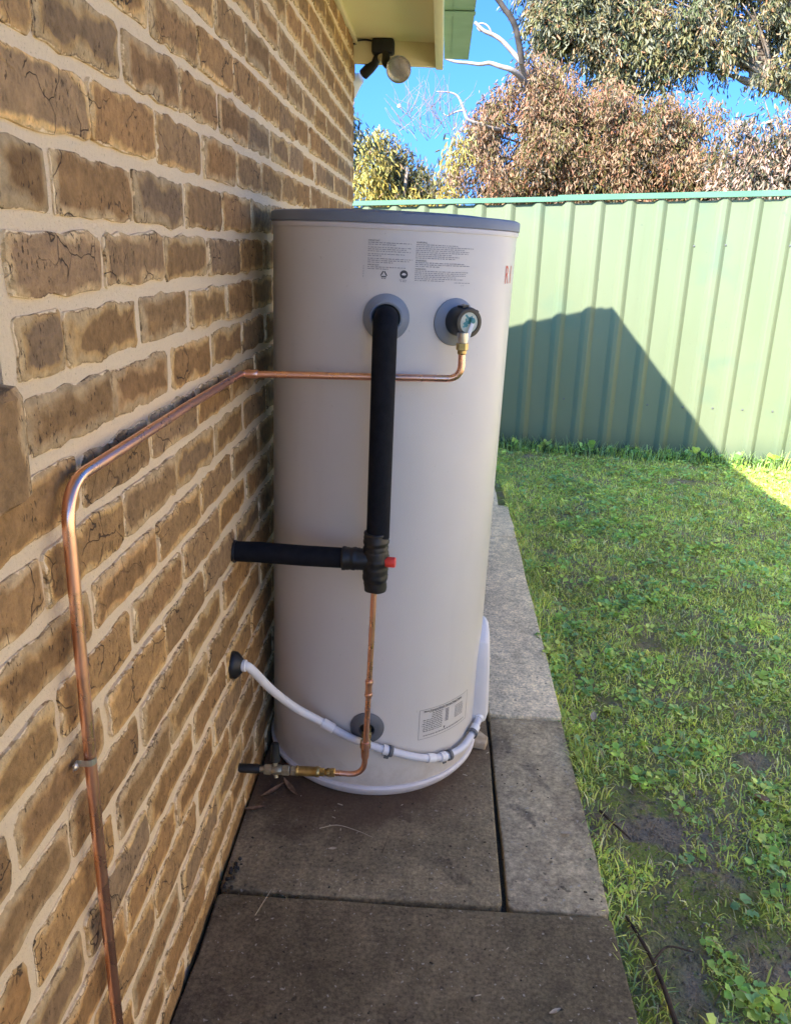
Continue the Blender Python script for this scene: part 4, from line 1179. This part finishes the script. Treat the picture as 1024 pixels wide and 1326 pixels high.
# bare limbs
dead = empty('dead_tree', (2.2, 12, -.12)); tag(dead, 'leafless tree with bleached bare branches left of the rusty gum', 'tree')
Bv = Vector(dead.location)
tube('trunk', [Vector(p) - Bv for p in catmull([(2.2, 12.9, -.12), (2.1, 13.2, 1.6), (1.75, 13.0, 3.0), (1.36, 12, 3.72)], 5)], list(np.linspace(.12, .03, 16)), 'bark_pale', dead, 10)
for pts_, r0, r1, mt in (([(1.36, 12, 3.72), (1.21, 12, 3.86), (1.0, 12, 4.02), (.86, 11.98, 4.07), (.72, 12, 4.16)], .035, .022, 'bark_pale'),
                         ([(1.55, 12.4, 3.5), (1.3, 12.05, 3.6), (1.12, 12, 3.64), (.95, 12.0, 3.70), (.81, 12, 3.69), (.55, 12, 3.70), (.36, 12, 3.74)], .04, .016, 'bark_pale'),
                         ([(1.37, 12, 3.70), (1.31, 11.95, 3.93), (1.20, 11.9, 4.18), (1.08, 11.9, 4.32), (.90, 11.9, 4.5), (.6, 11.9, 4.8)], .042, .03, 'bark_dark'),
                         ([(.98, 12, 4.03), (.92, 11.97, 4.12), (.84, 11.98, 4.15), (.76, 12, 4.13), (.80, 12, 4.07), (.88, 12, 4.07)], .012, .010, 'bark_pale'),
                         ([(1.7, 13.1, 3.0), (1.0, 12.2, 2.95), (.72, 12, 3.0), (.62, 12, 3.14), (.55, 12, 3.28), (.45, 12, 3.33), (.26, 12, 3.35)], .03, .008, 'bark_pale'),
                         ([(.62, 12, 3.12), (.52, 12, 3.10), (.42, 12, 3.06), (.36, 12, 3.09)], .014, .006, 'bark_pale')):
    cpt = catmull(pts_, 5)
    tube('branch', [Vector(p) + Vector((noise.noise(p * 3), 0, noise.noise(p * 3 + Vector((5, 0, 0))))) * .03 - Bv for p in cpt], list(np.linspace(r0, r1, len(cpt))), mt, dead, 8)
tw = MB(); Rt = random.Random(9)
for k in range(70):      # hair-thin twigs
    st = Vector((Rt.uniform(-.25, .55), 12 + Rt.uniform(-.3, .3), Rt.uniform(2.75, 3.2)))
    a_ = Rt.uniform(.5, 2.6); L_ = Rt.uniform(.25, .6)
    en = st + Vector((math.cos(a_), Rt.uniform(-.2, .2), math.sin(a_))) * L_
    tw.add(*tube_geo([p - Bv for p in catmull([st, st.lerp(en, .5) + Vector((Rt.gauss(0, .04), 0, Rt.gauss(0, .04))), en], 3)], list(np.linspace(.0045, .0015, 7)), 4))
o = tw.build('twigs', 'bark', dead, True); o['kind'] = 'stuff'

mo = lathe('moon', [(-1.0 + 2 * k / 12, max(.02, math.sqrt(max(0, 1 - (-1 + 2 * k / 12) ** 2)))) for k in range(13)], (0, 0, 0), (0, 0, 1), 'moon_rock', None, 24)
mo.location = CAM + Vector((-.05498, .98705, .15072)) * 900
mo.scale = (2.1, 2.1, 2.1)
tag(mo, 'tiny pale daytime moon in the blue sky below the spotlight', 'moon')

# =================================================================== GRASS AND WEEDS
BARE = [(.97, 1.66, .12, .15), (.95, 1.36, .17, .12), (.93, 1.22, .10, .12), (1.10, 1.48, .12, .06), (1.253, 2.66, .07, .08), (1.1, 5.42, .2, .08), (2.05, 4.90, .2, .08), (1.16, 1.30, .10, .07), (1.02, 2.25, .05, .05), (1.35, 1.95, .08, .05)]
def cover_at(x, y):
    d = .72 + .50 * noise.noise(Vector((x * 3.2, y * 3.2, 1))) + .35 * noise.noise(Vector((x * 9, y * 9, 4)))
    for bx_, by_, rx, ry in BARE:
        q = ((x - bx_) / rx) ** 2 + ((y - by_) / ry) ** 2
        if q < 1.6: d -= 1.0 * max(0, 1.25 - q)
    d += .12 * min(2.5, max(0, y - 2.0))
    return d
def scatter(n, keep, x0=.85, x1=4.2, y0=.75, y1=5.72, pw=1.5):
    out = []
    while len(out) < n:
        y = y0 + (y1 - y0) * rng.random() ** pw
        x = x0 + (x1 - x0) * rng.random()
        if x > 1.25 + y * .42 or y > fy(x) - .01: continue
        if keep(x, y): out.append((x, y, gz(x, y)))
    return np.array(out)
def noise_arr(P, s, o_): return np.array([noise.noise(Vector((p[0] * s, p[1] * s, o_))) for p in P])
def grass_blades(P, hmin, hmax, w, cols, lay=.5, name='grass'):
    n = len(P)
    h = hmin + (hmax - hmin) * rng.random(n) ** 1.6
    az = rng.random(n) * 2 * np.pi; lean = lay * (.3 + rng.random(n))
    d = np.stack([np.cos(az) * np.sin(lean), np.sin(az) * np.sin(lean), np.cos(lean)], 1)
    d2 = np.stack([np.cos(az) * np.sin(lean * 1.9), np.sin(az) * np.sin(lean * 1.9), np.cos(np.minimum(lean * 1.9, 1.7))], 1)
    s = np.stack([-np.sin(az + rng.normal(size=n) * .6), np.cos(az), np.zeros(n)], 1)
    ww = w * (.6 + .8 * rng.random(n))
    p0 = P - np.array([0, 0, .004]); p1 = P + d * (h * .55)[:, None]; p2 = p1 + d2 * (h * .5)[:, None]
    V = np.stack([p0 - s * ww[:, None] * .5, p0 + s * ww[:, None] * .5, p1 + s * ww[:, None] * .45, p1 - s * ww[:, None] * .45, p2 + s * ww[:, None] * .1, p2 - s * ww[:, None] * .1], 1)
    F = np.array([(0, 1, 2, 3), (3, 2, 4, 5)])[None] + (np.arange(n) * 6)[:, None, None]
    return V.reshape(-1, 3), F.reshape(-1, 4), np.repeat(cols, 2, axis=0)
G1, G2, G3, G4, GS = (0.470, 0.646, 0.133), (0.704, 0.800, 0.166), (0.880, 0.880, 0.223), (0.392, 0.578, 0.245), (0.880, 0.844, 0.444)
def gcols(P, cols, wts):
    c = np.array(cols); k = rng.choice(len(c), len(P), p=np.array(wts) / sum(wts))
    f_ = 1 + .35 * noise_arr(P, 2.3, 8)
    return c[k] * (.75 + .5 * rng.random((len(P), 1))) * f_[:, None]
PA = scatter(85000, lambda x, y: rng.random() < cover_at(x, y))
PB = scatter(3500, lambda x, y: x < .93, x1=1.0, pw=1.0)
PC = scatter(45000, lambda x, y: rng.random() < cover_at(x, y) and noise.noise(Vector((x * 5, y * 5, 20))) > .05)
PD = scatter(2600, lambda x, y: y > fy(x) - .13, y0=5.0, pw=1.0)
parts_ = [grass_blades(PA, .012, .04, .0032, gcols(PA, [G1, G2, G3, G4, GS], [26, 26, 18, 16, 14]), .95),
          grass_blades(PB, .015, .05, .003, gcols(PB, [G1, G2, G3, G4, GS], [25, 30, 20, 15, 10]), .8),
          grass_blades(PC, .006, .016, .0045, gcols(PC, [G2, G3, (.17, .24, .03)], [40, 30, 30]), .9),
          grass_blades(PD, .04, .13, .005, gcols(PD, [G1, G4, (.05, .085, .04)], [30, 40, 30]), .5)]
# the same lawn carries on behind the heater
PE = np.array([(x, y, gz(x, y)) for x, y in zip(rng.uniform(-.6, .86, 5000), rng.uniform(4.63, 5.85, 5000)) if y < fy(x) - .01])
parts_.append(grass_blades(PE, .02, .06, .004, gcols(PE, [G1, G2, G4], [30, 30, 30]), .8))
PF = np.array([(x, y, gz(x, y)) for x, y in zip(.85 + rng.normal(size=900) * .02, rng.uniform(.9, 4.5, 900)) if x > .846])
parts_.append(grass_blades(PF, .02, .05, .003, gcols(PF, [G1, G2, G3, G4], [25, 35, 20, 20]), .9))
jp = []
for k in range(520):
    q = rng.random()
    if q < .4: jp.append((.628 + rng.normal() * .003, rng.uniform(1.38, 2.1), -.008))
    elif q < .8: jp.append((rng.uniform(.02, .84), 1.359 + rng.normal() * .003, -.008))
    else: jp.append((.007 + rng.normal() * .003, rng.uniform(.95, 1.75), -.006))
jp = np.array(jp); jp = jp[np.array([noise.noise(Vector((p[0] * 7, p[1] * 7, 2))) > .12 for p in jp])]
parts_.append(grass_blades(jp, .006, .016, .0025, gcols(jp, [(.16, .17, .06), (.13, .11, .07), (.22, .18, .11)], [40, 30, 30]), 1.1))
ofs = 0; VV, FF, TT = [], [], []
for V, F, T in parts_: VV.append(V); FF.append(F + ofs); TT.append(T); ofs += len(V)
tag(big_mesh('grass', np.concatenate(VV), np.concatenate(FF), np.concatenate(TT), 'blade'), kind='stuff')
# straw lying about
PS = scatter(8500, lambda x, y: True)
V, F, T = grass_blades(PS + np.array([0, 0, .006]), .02, .06, .0022, np.array([(.34, .27, .16)]) * (.45 + .8 * rng.random((len(PS), 1))), 1.3)
tag(big_mesh('dry_straw', V, F, T, 'blade'), kind='stuff')
# crumbs of soil in the bare patches
PCr = scatter(3000, lambda x, y: cover_at(x, y) < .42 and y < 3.2, y1=3.2)
nC = len(PCr); cs_ = .0010 + .0035 * rng.random(nC) ** 2.5
oct_ = np.array([(1, 0, 0), (0, 1, 0), (-1, 0, 0), (0, -1, 0), (0, 0, 1), (0, 0, -1)], float)
V = PCr[:, None] + oct_[None] * cs_[:, None, None] * (.6 + .7 * rng.random((nC, 6, 1))) + np.array([0, 0, .001])
F = (np.array([(0, 1, 4), (1, 2, 4), (2, 3, 4), (3, 0, 4), (1, 0, 5), (2, 1, 5), (3, 2, 5), (0, 3, 5)])[None] + (np.arange(nC) * 6)[:, None, None]).reshape(-1, 3)
tag(big_mesh('soil_crumbs', V.reshape(-1, 3), F, np.repeat(np.array([(.30, .25, .20)]) * (.6 + .7 * rng.random((nC, 1))), 8, 0), 'blade'), kind='stuff')
# broad-leaved weeds: rosettes of lobed leaves
VV, FF, TT = [], [], []; ofs = 0
RW = scatter(3600, lambda x, y: rng.random() < (cover_at(x, y) - .25) * (.35 + .9 * max(0, noise.noise(Vector((x * 2.6, y * 2.6, 31))) + .25)))
RW2 = scatter(70, lambda x, y: y > fy(x) - .12, y0=5.0, pw=1.0)
lob = [(0, 0), (.22, .12), (.5, .22), (.42, .42), (.52, .62), (.28, .80), (.0, .98), (-.28, .80), (-.52, .62), (-.42, .42), (-.5, .22), (-.22, .12)]
for q, (x, y, z) in enumerate(list(RW) + list(RW2)):
    big = q >= len(RW)
    nl = rng.integers(4, 9); sz = (.0050 + .0105 * rng.random() ** 1.9) * (2.2 if big else 1)
    a0 = rng.random() * 6.28
    base = np.array([(0.378, 0.633, 0.134), (0.311, 0.556, 0.174), (0.533, 0.710, 0.134), (0.267, 0.479, 0.187), (0.621, 0.748, 0.187)])[rng.integers(0, 5)] * (.8 + .4 * rng.random())
    for k in range(nl):
        az = a0 + k * 2.4 + rng.normal() * .3; st = sz * (.3 + .9 * rng.random()); pit_ = rng.uniform(-.2, .9) + (.5 if big else 0)
        d = np.array([math.cos(az) * math.cos(pit_), math.sin(az) * math.cos(pit_), math.sin(pit_)]); s = np.array([-math.sin(az), math.cos(az), rng.normal() * .25])
        L_ = sz * (1.0 + .8 * rng.random()); W_ = L_ * rng.uniform(.75, 1.15)
        c0 = np.array([x, y, z + .006 + .012 * rng.random() + (.03 * rng.random() if big else 0)]) + d * st
        up = np.cross(d, s)
        pts_ = np.array([c0 + d * (v_ * L_) + s * (u_ * W_) + up * (.25 * abs(u_) * W_ - .22 * v_ * v_ * L_) for u_, v_ in lob])
        VV.append(pts_); FF.append(np.array([(0, 1, 2, 3), (0, 3, 4, 5), (0, 5, 6, 7), (0, 7, 8, 9), (0, 9, 10, 11)]) + ofs); ofs += 12
        TT.append(np.repeat((base * (.85 + .3 * rng.random()))[None], 5, 0))
tag(big_mesh('weeds', np.concatenate(VV), np.concatenate(FF), np.concatenate(TT), 'blade'), kind='stuff')

# =================================================================== SMALL THINGS
def dead_leaf(x, y, z, L, W, az, label, mat='dry_leaf', curl=.35):
    v = []; f = []; n = 6
    for i in range(n + 1):
        t = i / n; w = W * math.sin(math.pi * min(.97, max(.04, t))) ** .8
        for s in (-1, 0, 1):
            lx, ly, lz = (t - .5) * L, s * w * .5, curl * L * (t - .5) ** 2 + abs(s) * w * .25
            v.append((x + lx * math.cos(az) - ly * math.sin(az), y + lx * math.sin(az) + ly * math.cos(az), z + lz + .001))
    for i in range(n):
        for s in (0, 1): f.append((i * 3 + s, i * 3 + s + 1, i * 3 + s + 4, i * 3 + s + 3))
    k = len(v); v += [(a, b_, c_ + .0008) for a, b_, c_ in v]; f += [tuple(q + k for q in reversed(g)) for g in f[:]]
    o = mesh_obj('dead_leaf', v, f, mat, None, True); tag(o, label, 'leaf', 'fallen leaves on the path and lawn'); return o
dead_leaf(.062, 1.69, .002, .075, .014, .9, 'curled brown gum leaf on the slab below the brass valve')
dead_leaf(.105, 1.705, .002, .08, .014, 2.2, 'dry reddish leaf leaning below the middle of the brass valve')
dead_leaf(.03, 1.62, .002, .05, .012, .3, 'short dry leaf against the wall foot under the brass valve')
dead_leaf(.24, 1.50, .001, .02, .008, .2, 'tiny pale leaf scrap on the slab in front of the heater', 'twig_pale')
dead_leaf(.79, 1.60, .0, .025, .01, .1, 'pale leaf scrap on the narrow slab beside the lawn', 'twig_pale')
dead_leaf(.95, 2.13, -.008, .05, .02, 1.3, 'upright straw coloured leaf in the grass beside the narrow slab', 'twig_pale')
dead_leaf(.70, 1.12, .001, .025, .008, .5, 'pale leaf scrap on the nearest slab', 'twig_pale')
dead_leaf(1.32, 1.78, -.005, .045, .025, 2.5, 'rusty brown leaf on the bare soil patch', 'dry_leaf')
clump = MB()
for k in range(16):
    p = Vector((.022 + .018 * random.random(), 1.398 + .018 * random.gauss(0, 1), .004 + .006 * random.random()))
    clump.add(*lathe_geo([(-.004, .001), (-.001, .005), (.003, .0035), (.005, .001)], p, (random.gauss(0, 1), random.gauss(0, 1), .5), 6))
tag(clump.build('dirt_clump', 'rubber'), 'dark wet dirt clump in the joint where slab meets wall', 'dirt')
rt_ = tag(empty('tree_root', (.9, 1.2, -.01)), 'dark curved root lying in the bare soil beside the nearest slab', 'root')
rp_ = catmull([(.885, 1.37, -.012), (.897, 1.312, -.004), (.908, 1.262, -.002), (.916, 1.20, -.002), (.920, 1.115, -.004), (.93, 1.0, -.012)], 6)
tube('root', at0(rt_, rp_), list(np.linspace(.003, .0055, len(rp_))), 'root_bark', rt_, 10)
tube('rootlet', at0(rt_, catmull([(.91, 1.25, -.004), (.95, 1.29, -.004), (1.0, 1.285, -.008)], 5)), list(np.linspace(.003, .0015, 11)), 'root_bark', rt_, 8)
def twig(pts_, r_, label, mat):
    p = catmull(pts_, 4); return tag(tube('twig', p, list(np.linspace(r_, r_ * .5, len(p))), mat, None, 6), label, 'twig', 'twigs on the path and lawn')
twig([(.20, 1.565, .003), (.24, 1.58, .003), (.29, 1.565, .003), (.33, 1.545, .003)], .0012, 'thin pale curved twig on the slab before the heater', 'twig_pale')
twig([(.355, 1.50, .002), (.362, 1.53, .003), (.366, 1.556, .002)], .0008, 'short dark twig beside the curved pale twig', 'root_bark')
twig([(.105, 1.295, .002), (.115, 1.33, .003), (.125, 1.368, .003)], .0009, 'thin twig across the slab joint near the wall', 'twig_pale')
twig([(.89, 1.70, -.006), (.915, 1.645, .0), (.945, 1.60, -.004)], .004, 'dark broken stick in the muddy hollow beside the narrow slab', 'root_bark')
twig([(.70, 1.368, .003), (.715, 1.372, .005), (.73, 1.38, .004)], .0011, 'pale stub of twig on the joint of the narrow slab', 'twig_pale')
twig([(1.12, 1.95, .0), (1.14, 1.88, .012), (1.13, 1.82, .004)], .0014, 'pale dry stalk arching over the grass', 'twig_pale')
chip = MB(); chip.prism([(.565, 1.93), (.612, 1.92), (.622, 1.955), (.60, 1.985), (.57, 1.98)], .0005, .022)
tag(chip.build('timber_wedge', 'timber_chip', bevel=.003), 'small pale timber wedge on the path at the right foot of the heater', 'wedge')
# grit and specks on the slabs
gv = MB(); Rg = random.Random(21)
for k in range(130):
    x, y = Rg.uniform(.02, .84), Rg.uniform(.95, 2.1) ** 1.0
    if (x - .29) ** 2 + (y - 1.975) ** 2 < .3 ** 2: continue
    s = Rg.uniform(.0006, .0019); a_ = Rg.random() * 3.14; l_ = s * Rg.uniform(1, 3)
    ca, sa = math.cos(a_), math.sin(a_)
    v = [(x + ca * i * l_ - sa * j * s, y + sa * i * l_ + ca * j * s, z) for z, q in ((.0005, 1), (.0022, .6)) for i, j in ((-q, -q), (q, -q), (q, q), (-q, q))]
    gv.add(v, [(4, 5, 6, 7), (0, 1, 5, 4), (1, 2, 6, 5), (2, 3, 7, 6), (3, 0, 4, 7)])
tag(gv.build('grit', 'litter'), kind='stuff')
gv = MB()
for k in range(80):
    x, y = Rg.uniform(.1, .84), Rg.uniform(.95, 2.1)
    if (x - .29) ** 2 + (y - 1.975) ** 2 < .3 ** 2: continue
    s = Rg.uniform(.0006, .0016); a_ = Rg.random() * 3.14; l_ = s * Rg.uniform(1, 5)
    ca, sa = math.cos(a_), math.sin(a_)
    v = [(x + ca * i * l_ - sa * j * s, y + sa * i * l_ + ca * j * s, z) for z, q in ((.0005, 1), (.0018, .6)) for i, j in ((-q, -q), (q, -q), (q, q), (-q, q))]
    gv.add(v, [(4, 5, 6, 7), (0, 1, 5, 4), (1, 2, 6, 5), (2, 3, 7, 6), (3, 0, 4, 7)])
tag(gv.build('pale_grit', 'twig_pale'), kind='stuff')
